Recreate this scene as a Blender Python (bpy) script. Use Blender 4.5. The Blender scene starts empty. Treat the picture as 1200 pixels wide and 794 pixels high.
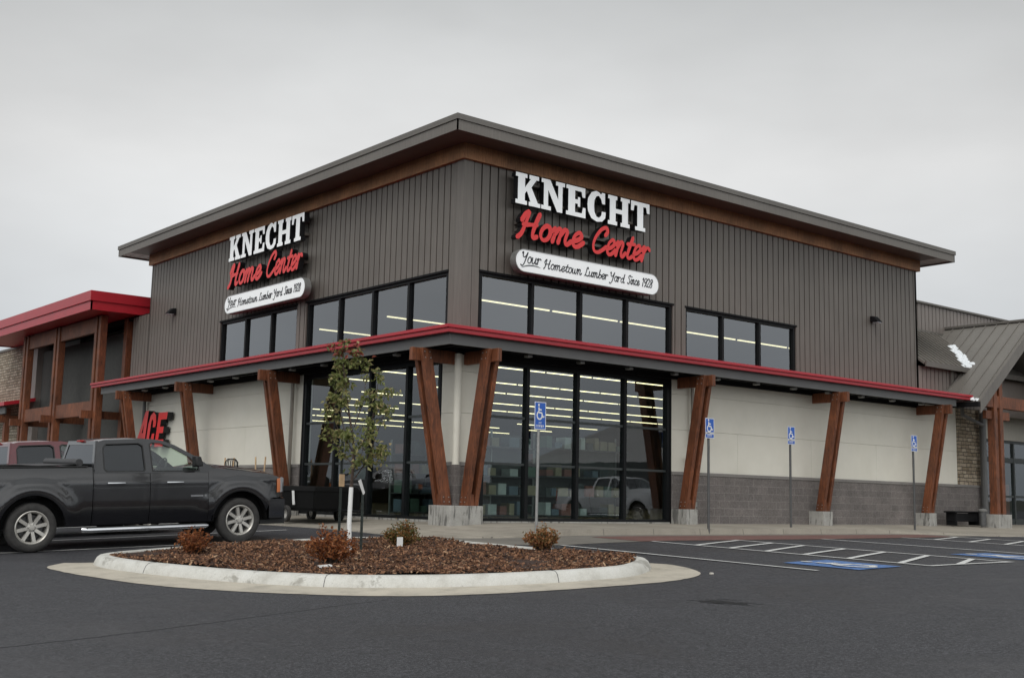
import bpy, math, random
import numpy as np
from mathutils import Vector, Matrix
from mathutils.geometry import tessellate_polygon
random.seed(7)
R = math.radians
scn = bpy.context.scene
col = scn.collection

# ------------------------------------------------------------------ camera, sky, sun, exposure
cam_d = bpy.data.cameras.new('camera'); cam = bpy.data.objects.new('camera', cam_d); col.objects.link(cam)
CP = Vector((-15.665, -20.924, 0.569))
yw, pt, rl = R(50.605), R(7.691), R(1.261)
F = Vector((math.cos(yw)*math.cos(pt), math.sin(yw)*math.cos(pt), math.sin(pt)))
RT = Vector((math.sin(yw), -math.cos(yw), 0)); UP = RT.cross(F)
RX = math.cos(rl)*RT + math.sin(rl)*UP; UY = -math.sin(rl)*RT + math.cos(rl)*UP
m = Matrix((RX, UY, -F)).transposed().to_4x4(); m.translation = CP
cam.matrix_world = m
cam_d.sensor_width = 36; cam_d.lens = 1373.95*36/1200
cam_d.clip_start = .1; cam_d.clip_end = 6000
scn.camera = cam

SUN_EL, SUN_AZ = 48, 215      # where the bright part of the cloud stands (degrees, azimuth counter-clockwise from +X)
w = bpy.data.worlds.new('World'); scn.world = w; w.use_nodes = True
nt = w.node_tree; nt.nodes.clear()
def wn(t, **k):
    n = nt.nodes.new(t)
    for a, b in k.items(): setattr(n, a, b)
    return n
out = wn('ShaderNodeOutputWorld'); bg = wn('ShaderNodeBackground'); sky = wn('ShaderNodeTexSky')
sky.sky_type = 'NISHITA'; sky.sun_disc = False; sky.sun_elevation = R(SUN_EL); sky.sun_rotation = R(90-SUN_AZ)
sky.dust_density = 6; sky.air_density = 1.0
hsv = wn('ShaderNodeHueSaturation'); hsv.inputs['Saturation'].default_value = .10; hsv.inputs['Value'].default_value = .35
nt.links.new(sky.outputs[0], hsv.inputs['Color'])
tc = wn('ShaderNodeTexCoord'); sep = wn('ShaderNodeSeparateXYZ'); nt.links.new(tc.outputs['Generated'], sep.inputs[0])
ramp = wn('ShaderNodeValToRGB'); nt.links.new(sep.outputs['Z'], ramp.inputs[0])
e = ramp.color_ramp.elements
e[0].position = 0.0; e[0].color = (5.0, 5.45, 5.7, 1)
e[1].position = .47; e[1].color = (3.9, 4.05, 4.1, 1)
x = e.new(.11); x.color = (6.1, 6.4, 6.65, 1)
x = e.new(.27); x.color = (7.15, 7.2, 7.2, 1)
mp = wn('ShaderNodeMapping'); mp.inputs['Scale'].default_value = (1.3, 1.3, 3.2)
nt.links.new(tc.outputs['Generated'], mp.inputs[0])
nz = wn('ShaderNodeTexNoise'); nz.inputs['Scale'].default_value = 1.5; nz.inputs['Detail'].default_value = 5; nz.inputs['Roughness'].default_value = .5
nt.links.new(mp.outputs[0], nz.inputs['Vector'])
mr = wn('ShaderNodeMapRange'); mr.inputs['From Min'].default_value = .3; mr.inputs['From Max'].default_value = .7
mr.inputs['To Min'].default_value = .84; mr.inputs['To Max'].default_value = 1.12
nt.links.new(nz.outputs['Fac'], mr.inputs['Value'])
mul = wn('ShaderNodeVectorMath', operation='SCALE'); nt.links.new(ramp.outputs[0], mul.inputs[0]); nt.links.new(mr.outputs[0], mul.inputs['Scale'])
mx = wn('ShaderNodeMixRGB'); mx.inputs['Fac'].default_value = .82
nt.links.new(hsv.outputs[0], mx.inputs['Color1']); nt.links.new(mul.outputs[0], mx.inputs['Color2'])
# the overcast is brighter on the side the camera stands on: an unseen lobe added to light the facades
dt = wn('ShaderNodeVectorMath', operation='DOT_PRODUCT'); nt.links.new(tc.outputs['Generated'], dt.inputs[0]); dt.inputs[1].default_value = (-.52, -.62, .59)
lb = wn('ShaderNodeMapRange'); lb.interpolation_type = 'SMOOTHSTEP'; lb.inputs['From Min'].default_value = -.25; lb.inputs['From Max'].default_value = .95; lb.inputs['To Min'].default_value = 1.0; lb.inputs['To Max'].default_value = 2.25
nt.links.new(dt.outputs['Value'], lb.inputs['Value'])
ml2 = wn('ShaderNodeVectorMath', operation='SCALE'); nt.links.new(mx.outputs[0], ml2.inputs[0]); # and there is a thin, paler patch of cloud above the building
dp2 = wn('ShaderNodeVectorMath', operation='DOT_PRODUCT'); nt.links.new(tc.outputs['Generated'], dp2.inputs[0]); dp2.inputs[1].default_value = (.615, .735, .285)
lp2 = wn('ShaderNodeMapRange'); lp2.interpolation_type = 'SMOOTHSTEP'; lp2.inputs['From Min'].default_value = .86; lp2.inputs['From Max'].default_value = 1.0; lp2.inputs['To Min'].default_value = .85; lp2.inputs['To Max'].default_value = 1.07
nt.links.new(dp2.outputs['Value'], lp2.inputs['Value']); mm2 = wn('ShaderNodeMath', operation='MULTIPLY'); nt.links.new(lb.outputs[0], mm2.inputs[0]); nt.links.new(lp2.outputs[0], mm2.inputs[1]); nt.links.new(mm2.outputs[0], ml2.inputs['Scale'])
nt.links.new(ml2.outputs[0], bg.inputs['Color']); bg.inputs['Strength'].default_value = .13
nt.links.new(bg.outputs[0], out.inputs[0])

sd = bpy.data.lights.new('sun', 'SUN'); sun = bpy.data.objects.new('sun', sd); col.objects.link(sun)
sd.energy = .9; sd.angle = R(30); sd.color = (1, .97, .92)
sun.rotation_euler = (R(90-SUN_EL), 0, R(SUN_AZ+90))
scn.view_settings.view_transform = 'Standard'; scn.view_settings.look = 'None'
scn.view_settings.exposure = 0.0; scn.view_settings.gamma = 1; scn.view_settings.use_curve_mapping = False
scn.render.engine = 'CYCLES'
scn.cycles.max_bounces = 7; scn.cycles.transparent_max_bounces = 12; scn.cycles.glossy_bounces = 4
scn.cycles.sample_clamp_indirect = 4; scn.cycles.caustics_reflective = False; scn.cycles.caustics_refractive = False

# ------------------------------------------------------------------ materials
class N:
    def __init__(s, name):
        s.m = bpy.data.materials.new(name); s.m.use_nodes = True; s.t = s.m.node_tree
        s.b = s.t.nodes['Principled BSDF']; s.o = s.t.nodes['Material Output']
        s.tc = s.t.nodes.new('ShaderNodeTexCoord')
    def n(s, t, **k):
        n = s.t.nodes.new(t)
        for a, b in k.items():
            if a in n.inputs.keys(): n.inputs[a].default_value = b
            else: setattr(n, a, b)
        return n
    def l(s, a, b): s.t.links.new(a, b)
    def noise(s, scale, detail=4, rough=.55, vec=None, stretch=None, dist=0):
        n = s.n('ShaderNodeTexNoise', Scale=scale, Detail=detail, Roughness=rough, Distortion=dist)
        v = vec or s.tc.outputs['Object']
        if stretch:
            mpp = s.n('ShaderNodeMapping'); mpp.inputs['Scale'].default_value = stretch; s.l(v, mpp.inputs[0]); v = mpp.outputs[0]
        s.l(v, n.inputs['Vector']); return n.outputs['Fac']
    def ramp(s, fac, stops):
        r = s.n('ShaderNodeValToRGB'); s.l(fac, r.inputs[0]); el = r.color_ramp.elements
        while len(el) < len(stops): el.new(.5)
        for k, (p, c) in enumerate(stops):
            el[k].position = p; el[k].color = (c, c, c, 1) if not hasattr(c, '__len__') else (*c, 1)
        return r.outputs[0]
    def mix(s, fac, a, b, mode='MIX'):
        n = s.n('ShaderNodeMixRGB', blend_type=mode)
        for k, v in (('Fac', fac), ('Color1', a), ('Color2', b)):
            if hasattr(v, 'is_linked'): s.l(v, n.inputs[k])
            elif k == 'Fac': n.inputs[k].default_value = v
            else: n.inputs[k].default_value = (*v, 1) if hasattr(v, '__len__') else (v, v, v, 1)
        return n.outputs[0]
    def bump(s, h, strength=.3, dist=.01):
        n = s.n('ShaderNodeBump', Strength=strength, Distance=dist); s.l(h, n.inputs['Height']); s.l(n.outputs[0], s.b.inputs['Normal'])
    def col(s, c):
        if hasattr(c, 'is_linked'): s.l(c, s.b.inputs['Base Color'])
        else: s.b.inputs['Base Color'].default_value = (*c, 1)
    def rough(s, r):
        if hasattr(r, 'is_linked'): s.l(r, s.b.inputs['Roughness'])
        else: s.b.inputs['Roughness'].default_value = r
    def set(s, **k):
        for a, b in k.items(): s.b.inputs[a.replace('_', ' ')].default_value = b

def simple(name, c, r=.6, metal=0, var=.12, scale=6, **k):
    q = N(name); f = q.noise(scale, 4)
    q.col(q.ramp(f, [(.3, [v*(1-var) for v in c]), (.7, [min(1, v*(1+var)) for v in c])])); q.rough(r); q.set(Metallic=metal, **k)
    return q.m
MAT = {}
def uv_wall(q):   # one horizontal coordinate for both faces of the building (x+y) and the height
    sp = q.n('ShaderNodeSeparateXYZ'); q.l(q.tc.outputs['Object'], sp.inputs[0])
    ad = q.n('ShaderNodeMath', operation='ADD'); q.l(sp.outputs['X'], ad.inputs[0]); q.l(sp.outputs['Y'], ad.inputs[1])
    cb = q.n('ShaderNodeCombineXYZ'); q.l(ad.outputs[0], cb.inputs['X']); q.l(sp.outputs['Z'], cb.inputs['Y'])
    return cb.outputs[0], sp
def mk_asphalt():
    q = N('asphalt'); f1 = q.noise(95, 4, .75); f2 = q.noise(.35, 5, .6, dist=.6); f3 = q.noise(2.2, 5, .7); f4 = q.noise(30, 5, .8)
    a = q.ramp(f1, [(.36, (.012, .012, .015)), (.48, (.037, .037, .042)), (.58, (.068, .068, .074)), (.68, (.17, .165, .17))])
    b = q.ramp(f2, [(.34, .86), (.5, .98), (.66, 1.10)])
    c = q.mix(1, a, b, 'MULTIPLY'); d = q.ramp(f3, [(.3, .93), (.7, 1.06)]); c = q.mix(1, c, d, 'MULTIPLY')
    c = q.mix(1, c, q.ramp(f4, [(.43, .55), (.5, .93), (.57, 1.5)]), 'MULTIPLY')
    q.col(c); q.rough(q.ramp(f2, [(.36, .42), (.6, .78)])); 
    h = q.mix(.45, f1, f4); q.bump(h, .9, .012); return q.m
def mk_concrete(name, base, joint=0, dirt=.35, scale=1.0):
    q = N(name); f = q.noise(2.2*scale, 6, .65); g = q.noise(45*scale, 4, .7); h = q.noise(.5*scale, 4)
    c = q.ramp(f, [(.28, [v*(1-dirt) for v in base]), (.5, base), (.75, [min(1, v*1.1) for v in base])])
    c = q.mix(1, c, q.ramp(g, [(.25, .82), (.6, 1.03)]), 'MULTIPLY'); c = q.mix(1, c, q.ramp(h, [(.3, .85), (.65, 1.05)]), 'MULTIPLY')
    if joint:
        br = q.n('ShaderNodeTexBrick', Scale=1.0); br.offset = 0; br.inputs['Mortar Size'].default_value = .008
        br.inputs['Brick Width'].default_value = joint; br.inputs['Row Height'].default_value = joint
        br.inputs['Color1'].default_value = (1, 1, 1, 1); br.inputs['Color2'].default_value = (.9, .9, .9, 1); br.inputs['Mortar'].default_value = (.35, .35, .35, 1)
        q.l(q.tc.outputs['Object'], br.inputs['Vector']); c = q.mix(1, c, br.outputs['Color'], 'MULTIPLY')
    q.col(c); q.rough(.78); q.bump(g, .25, .006); return q.m
def mk_siding(name, base, streak=.14, rough=.5):
    q = N(name); f = q.noise(3, 4, .6, stretch=(6, 6, .35)); g = q.noise(.6, 3)
    c = q.ramp(f, [(.25, [v*(1-streak) for v in base]), (.75, [v*(1+streak) for v in base])])
    c = q.mix(1, c, q.ramp(g, [(.3, .92), (.7, 1.06)]), 'MULTIPLY')
    q.col(c); q.rough(rough); q.set(Metallic=.15); return q.m
def mk_wood(name, a, b):
    q = N(name); f = q.noise(3.2, 6, .62, stretch=(9, 9, .9), dist=1.2); g = q.noise(1.1, 3); k = q.noise(28, 3, .6, stretch=(6, 6, .5))
    oi = q.n('ShaderNodeObjectInfo')
    c = q.ramp(f, [(.3, a), (.5, [(x+y)/2 for x, y in zip(a, b)]), (.7, b)])
    c = q.mix(1, c, q.ramp(g, [(.3, .62), (.7, 1.22)]), 'MULTIPLY'); c = q.mix(1, c, q.ramp(k, [(.3, .8), (.65, 1.1)]), 'MULTIPLY')
    q.col(c); q.rough(.55); q.bump(f, .25, .01); return q.m
def mk_block():
    q = N('split_face_block'); v, sp = uv_wall(q)
    br = q.n('ShaderNodeTexBrick', Scale=1.0, Bias=-.2); br.inputs['Mortar Size'].default_value = .009; br.inputs['Mortar Smooth'].default_value = .3
    br.inputs['Brick Width'].default_value = .406; br.inputs['Row Height'].default_value = .2032
    br.inputs['Color1'].default_value = (.165, .148, .140, 1); br.inputs['Color2'].default_value = (.205, .182, .170, 1); br.inputs['Mortar'].default_value = (.25, .228, .215, 1)
    q.l(v, br.inputs['Vector']); f = q.noise(26, 5, .75); g = q.noise(1.3, 4)
    c = q.mix(1, br.outputs['Color'], q.ramp(f, [(.3, .62), (.65, 1.25)]), 'MULTIPLY'); c = q.mix(1, c, q.ramp(g, [(.3, .82), (.7, 1.15)]), 'MULTIPLY')
    q.col(c); q.rough(.9); q.bump(f, .8, .03); return q.m
def mk_stone(nm='ledge_stone', k1=(.17, .13, .085, 1), k2=(.34, .28, .20, 1)):
    q = N(nm); v, sp = uv_wall(q)
    f0 = q.noise(5, 3); mxv = q.n('ShaderNodeMixRGB', Fac=.06); q.l(v, mxv.inputs[1]); q.l(f0, mxv.inputs[2])
    br = q.n('ShaderNodeTexBrick', Scale=1.0, Bias=0); br.inputs['Mortar Size'].default_value = .012; br.offset = .37; br.squash = 1.6; br.squash_frequency = 3
    br.inputs['Brick Width'].default_value = .27; br.inputs['Row Height'].default_value = .115
    br.inputs['Color1'].default_value = k1; br.inputs['Color2'].default_value = k2; br.inputs['Mortar'].default_value = (.06, .05, .04, 1)
    q.l(mxv.outputs[0], br.inputs['Vector']); f = q.noise(9, 5, .7)
    c = q.mix(1, br.outputs['Color'], q.ramp(f, [(.3, .65), (.7, 1.25)]), 'MULTIPLY'); q.col(c); q.rough(.9)
    n = q.mix(.5, br.outputs['Fac'], f); q.bump(n, .6, .03); return q.m
def mk_glass(name, tint, refl, rough=.0, base=.06):
    q = N(name); t = q.n('ShaderNodeBsdfTransparent'); t.inputs['Color'].default_value = (*tint, 1)
    g = q.n('ShaderNodeBsdfGlossy', Roughness=rough); g.inputs['Color'].default_value = (.93, .96, 1, 1)
    lw = q.n('ShaderNodeFresnel', IOR=1.5); ml = q.n('ShaderNodeMath', operation='MULTIPLY_ADD'); ml.inputs[1].default_value = refl; ml.inputs[2].default_value = base
    q.l(lw.outputs[0], ml.inputs[0]); cl = q.n('ShaderNodeClamp'); q.l(ml.outputs[0], cl.inputs[0])
    gm = q.n('ShaderNodeNewGeometry'); iv = q.n('ShaderNodeMath', operation='SUBTRACT'); iv.inputs[0].default_value = 1; q.l(gm.outputs['Backfacing'], iv.inputs[1]); mm_ = q.n('ShaderNodeMath', operation='MULTIPLY'); q.l(cl.outputs[0], mm_.inputs[0]); q.l(iv.outputs[0], mm_.inputs[1])
    wv = q.noise(.9, 2); bp_ = q.n('ShaderNodeBump', Strength=.05, Distance=.02); q.l(wv, bp_.inputs['Height']); q.l(bp_.outputs[0], g.inputs['Normal'])
    mi = q.n('ShaderNodeMixShader'); q.l(mm_.outputs[0], mi.inputs[0]); q.l(t.outputs[0], mi.inputs[1]); q.l(g.outputs[0], mi.inputs[2]); q.l(mi.outputs[0], q.o.inputs[0])
    return q.m
def mk_emit(name, c, s):
    q = N(name); q.col(c); q.set(Emission_Color=(*c, 1), Emission_Strength=s); return q.m
def mk_leaf(name, stops, trans=.42):
    q = N(name); gi = q.n('ShaderNodeNewGeometry'); c = q.ramp(gi.outputs['Random Per Island'], stops); q.col(c); q.rough(.55)
    tr = q.n('ShaderNodeBsdfTranslucent'); q.l(c, tr.inputs[0]); mi = q.n('ShaderNodeMixShader', Fac=trans)
    q.l(q.b.outputs[0], mi.inputs[1]); q.l(tr.outputs[0], mi.inputs[2]); q.l(mi.outputs[0], q.o.inputs[0]); return q.m
def mk_paint(name, c, dust, r=.22):
    q = N(name); f = q.noise(3.5, 5, .6); g = q.noise(16, 4, .6); sp = q.n('ShaderNodeSeparateXYZ'); q.l(q.tc.outputs['Object'], sp.inputs[0])
    # dried road film above a wiped-wet lower band: a mark with its own ragged edge
    ad = q.n('ShaderNodeMath', operation='MULTIPLY_ADD'); ad.inputs[1].default_value = .22; q.l(g, ad.inputs[0]); q.l(sp.outputs['Z'], ad.inputs[2])
    band = q.ramp(ad.outputs[0], [(.70, 0), (.80, 1)])
    film = q.mix(1, band, q.ramp(f, [(.3, .55), (.7, 1)]), 'MULTIPLY')
    q.col(q.mix(film, c, dust)); q.rough(q.mix(film, (r, r, r), (.25, .25, .25))); q.set(Coat_Weight=.8, Coat_Roughness=.06); return q.m

MAT['asphalt'] = mk_asphalt()
MAT['sidewalk'] = mk_concrete('sidewalk_concrete', (.36, .325, .27), 1.5, .25)
MAT['cap'] = mk_concrete('cap_stone', (.25, .235, .22), 0, .15); MAT['apron'] = mk_concrete('apron_concrete', (.20, .185, .16), 3.0, .3)
MAT['curb'] = mk_concrete('curb_concrete', (.60, .57, .50), 0, .25, 1.6)
def mk_curb():
    q = N('stained_kerb_concrete'); f = q.noise(3.2, 6, .7); g = q.noise(60, 4, .7); h = q.noise(1.6, 5, .75, dist=.8); k = q.noise(11, 5, .8)
    c = q.ramp(f, [(.28, (.47, .455, .41)), (.5, (.60, .59, .545)), (.75, (.66, .655, .62))])
    c = q.mix(q.ramp(h, [(.56, 0), (.64, .7)]), c, (.24, .225, .19)); c = q.mix(q.ramp(k, [(.66, 0), (.72, .6)]), c, (.15, .13, .10))
    c = q.mix(1, c, q.ramp(g, [(.25, .84), (.6, 1.03)]), 'MULTIPLY'); q.col(c); q.rough(.8); q.bump(g, .3, .006); return q.m
MAT['curb_stained'] = mk_curb()
MAT['gutter'] = mk_concrete('gutter_concrete', (.50, .455, .375), 0, .3, 1.4)
q = N('plinth_concrete'); f = q.noise(2.5, 6, .7); g = q.noise(2.2, 4, .7, stretch=(3.2, 3.2, .5), dist=.6); h = q.noise(50, 4, .7)
c = q.ramp(f, [(.3, (.29, .28, .26)), (.7, (.46, .45, .42))]); c = q.mix(q.ramp(g, [(.53, 0), (.60, .8)]), c, (.09, .088, .082)); c = q.mix(1, c, q.ramp(h, [(.3, .8), (.6, 1.05)]), 'MULTIPLY'); q.col(c); q.rough(.8); q.bump(h, .3, .006); MAT['plinth'] = q.m
MAT['siding'] = mk_siding('metal_siding', (.165, .148, .130))
MAT['trim'] = mk_siding('metal_trim', (.175, .158, .140))
MAT['fascia'] = mk_siding('metal_fascia', (.155, .143, .128), .06)
MAT['rear_siding'] = mk_siding('rear_metal_siding', (.235, .205, .185))
MAT['seam_roof'] = mk_siding('standing_seam', (.20, .185, .165), .08, .42)
MAT['lap'] = mk_siding('lap_siding', (.42, .40, .35), .08, .7)
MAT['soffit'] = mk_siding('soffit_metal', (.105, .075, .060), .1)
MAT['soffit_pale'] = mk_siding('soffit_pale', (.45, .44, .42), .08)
q = N('stucco_panel'); f = q.noise(1.0, 4, .6); g = q.noise(.8, 4, .6); h = q.noise(70, 3, .6)
c = q.ramp(f, [(.3, (.74, .71, .615)), (.7, (.80, .77, .68))]); c = q.mix(1, c, q.ramp(g, [(.3, .95), (.6, 1.0)]), 'MULTIPLY'); q.col(c); q.rough(.88); q.bump(h, .25, .004); MAT['stucco'] = q.m
MAT['block'] = mk_block(); MAT['stone'] = mk_stone('ledge_stone', (.22, .17, .11, 1), (.42, .35, .26, 1)); MAT['stone_pale'] = mk_stone('pale_ledge_stone', (.30, .25, .18, 1), (.52, .46, .36, 1))
MAT['wood'] = mk_wood('stained_timber', (.062, .021, .010), (.285, .092, .036))
MAT['wood2'] = mk_wood('stained_beam', (.26, .115, .050), (.50, .24, .105))
MAT['grey_beam'] = simple('grey_steel_beam', (.135, .135, .133), .55, var=.06, scale=2)
MAT['black'] = simple('black_metal', (.009, .009, .010), .6, var=.1, Specular_IOR_Level=.15)
MAT['dark'] = simple('dark_void', (.006, .006, .006), .8, Specular_IOR_Level=.15)
MAT['red'] = simple('red_metal', (.43, .018, .030), .35, var=.07, scale=1.5)
MAT['win_frame'] = simple('dark_window_frame', (.010, .011, .012), .4, Specular_IOR_Level=.15)
MAT['rail'] = simple('grey_green_rail', (.035, .042, .042), .5)
MAT['glass'] = mk_glass('store_glass', (.84, .90, .88), 1.4, base=.06)
MAT['glass_up'] = mk_glass('upper_glass', (.62, .66, .68), 1.9, base=.10)
MAT['interior'] = simple('interior_wall', (.085, .085, .08), .9, var=.1)
MAT['ceiling'] = simple('interior_ceiling', (.06, .065, .07), .9)
MAT['store_floor'] = simple('interior_floor', (.14, .13, .12), .4)
MAT['strip'] = mk_emit('tube_light', (1, .84, .50), 3.4)
MAT['white_sign'] = simple('white_acrylic', (.90, .92, .92), .35, var=.02, Emission_Color=(1, 1, 1, 1), Emission_Strength=.16)  # slight emission added so the white faces come out brighter
MAT['red_sign'] = simple('red_acrylic', (.80, .035, .035), .35, var=.03)
MAT['sign_black'] = simple('black_sign_return', (.010, .010, .012), .4)
MAT['ink'] = simple('dark_ink', (.03, .03, .035), .6)
MAT['white_paint'] = mk_concrete('white_line_paint', (.72, .72, .70), 0, .35, 8)
MAT['blue_paint'] = mk_concrete('blue_ground_paint', (.10, .20, .44), 0, .6, 7)
MAT['red_paint'] = mk_concrete('faded_red_paint', (.17, .085, .072), 0, .35, 3)
MAT['blue_sign'] = simple('blue_sign', (.025, .12, .50), .4, var=.05)
MAT['galv'] = simple('galvanised_steel', (.30, .30, .29), .45, .5, var=.15, scale=9)
MAT['galv_dark'] = simple('dull_steel', (.10, .10, .10), .5, .4, var=.15, scale=9)
MAT['downspout'] = simple('downspout_paint', (.30, .27, .23), .5, var=.05)
MAT['white_plastic'] = simple('white_plastic', (.80, .80, .78), .5, var=.04)
MAT['bark'] = simple('bark', (.065, .045, .035), .9, var=.4, scale=30)
MAT['stake'] = simple('green_steel_post', (.022, .030, .026), .5)
MAT['raw_wood'] = simple('ash_handle', (.55, .38, .22), .6, var=.15, scale=12)
MAT['mulch_base'] = simple('mulch_soil', (.040, .020, .013), .95, var=.4, scale=20)
q = N('mulch_chip'); gi = q.n('ShaderNodeNewGeometry')
q.col(q.ramp(gi.outputs['Random Per Island'], [(0, (.018, .010, .007)), (.35, (.085, .038, .020)), (.7, (.19, .088, .045)), (.93, (.30, .15, .075)), (1, (.42, .28, .17))])); q.rough(.8); MAT['mulch'] = q.m
MAT['leaf'] = mk_leaf('sapling_leaf', [(0, (.11, .14, .04)), (.45, (.22, .25, .08)), (.8, (.36, .35, .14)), (1, (.48, .38, .20))])
MAT['leaf_red'] = mk_leaf('sapling_leaf_turning', [(0, (.09, .10, .03)), (.5, (.25, .06, .035)), (1, (.34, .09, .06))])
MAT['shrub_orange'] = mk_leaf('shrub_orange', [(0, (.12, .04, .016)), (.5, (.32, .10, .032)), (1, (.46, .20, .075))])
MAT['shrub_mix'] = mk_leaf('shrub_mixed', [(0, (.10, .09, .03)), (.4, (.30, .16, .05)), (.8, (.42, .16, .07)), (1, (.50, .30, .13))])
MAT['shrub_green'] = mk_leaf('shrub_green', [(0, (.07, .08, .02)), (.4, (.19, .17, .045)), (.7, (.36, .14, .05)), (1, (.34, .24, .08))])
MAT['tyre'] = simple('tyre_rubber', (.040, .038, .036), .85, var=.25, scale=14)
MAT['rim'] = simple('wheel_alloy', (.52, .50, .46), .38, .55, var=.15, scale=10)
MAT['chrome'] = simple('chrome', (.75, .76, .78), .12, 1, var=.05)
MAT['car_trim'] = simple('car_black_plastic', (.012, .012, .012), .5)
MAT['tint'] = mk_glass('tinted_car_glass', (.06, .07, .07), 1.0, base=.03)
MAT['car_glass'] = mk_glass('clear_car_glass', (.84, .90, .86), 1.3, base=.04)
MAT['seat'] = simple('car_seat', (.05, .05, .05), .8)
MAT['amber'] = simple('amber_lens', (.75, .23, .08), .15, var=.05)
MAT['lens'] = simple('headlight_lens', (.55, .58, .60), .08, .3)
MAT['red_lens'] = simple('red_lens', (.35, .02, .015), .2)
MAT['snow'] = simple('snow', (.85, .88, .9), .8, var=.03)

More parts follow.
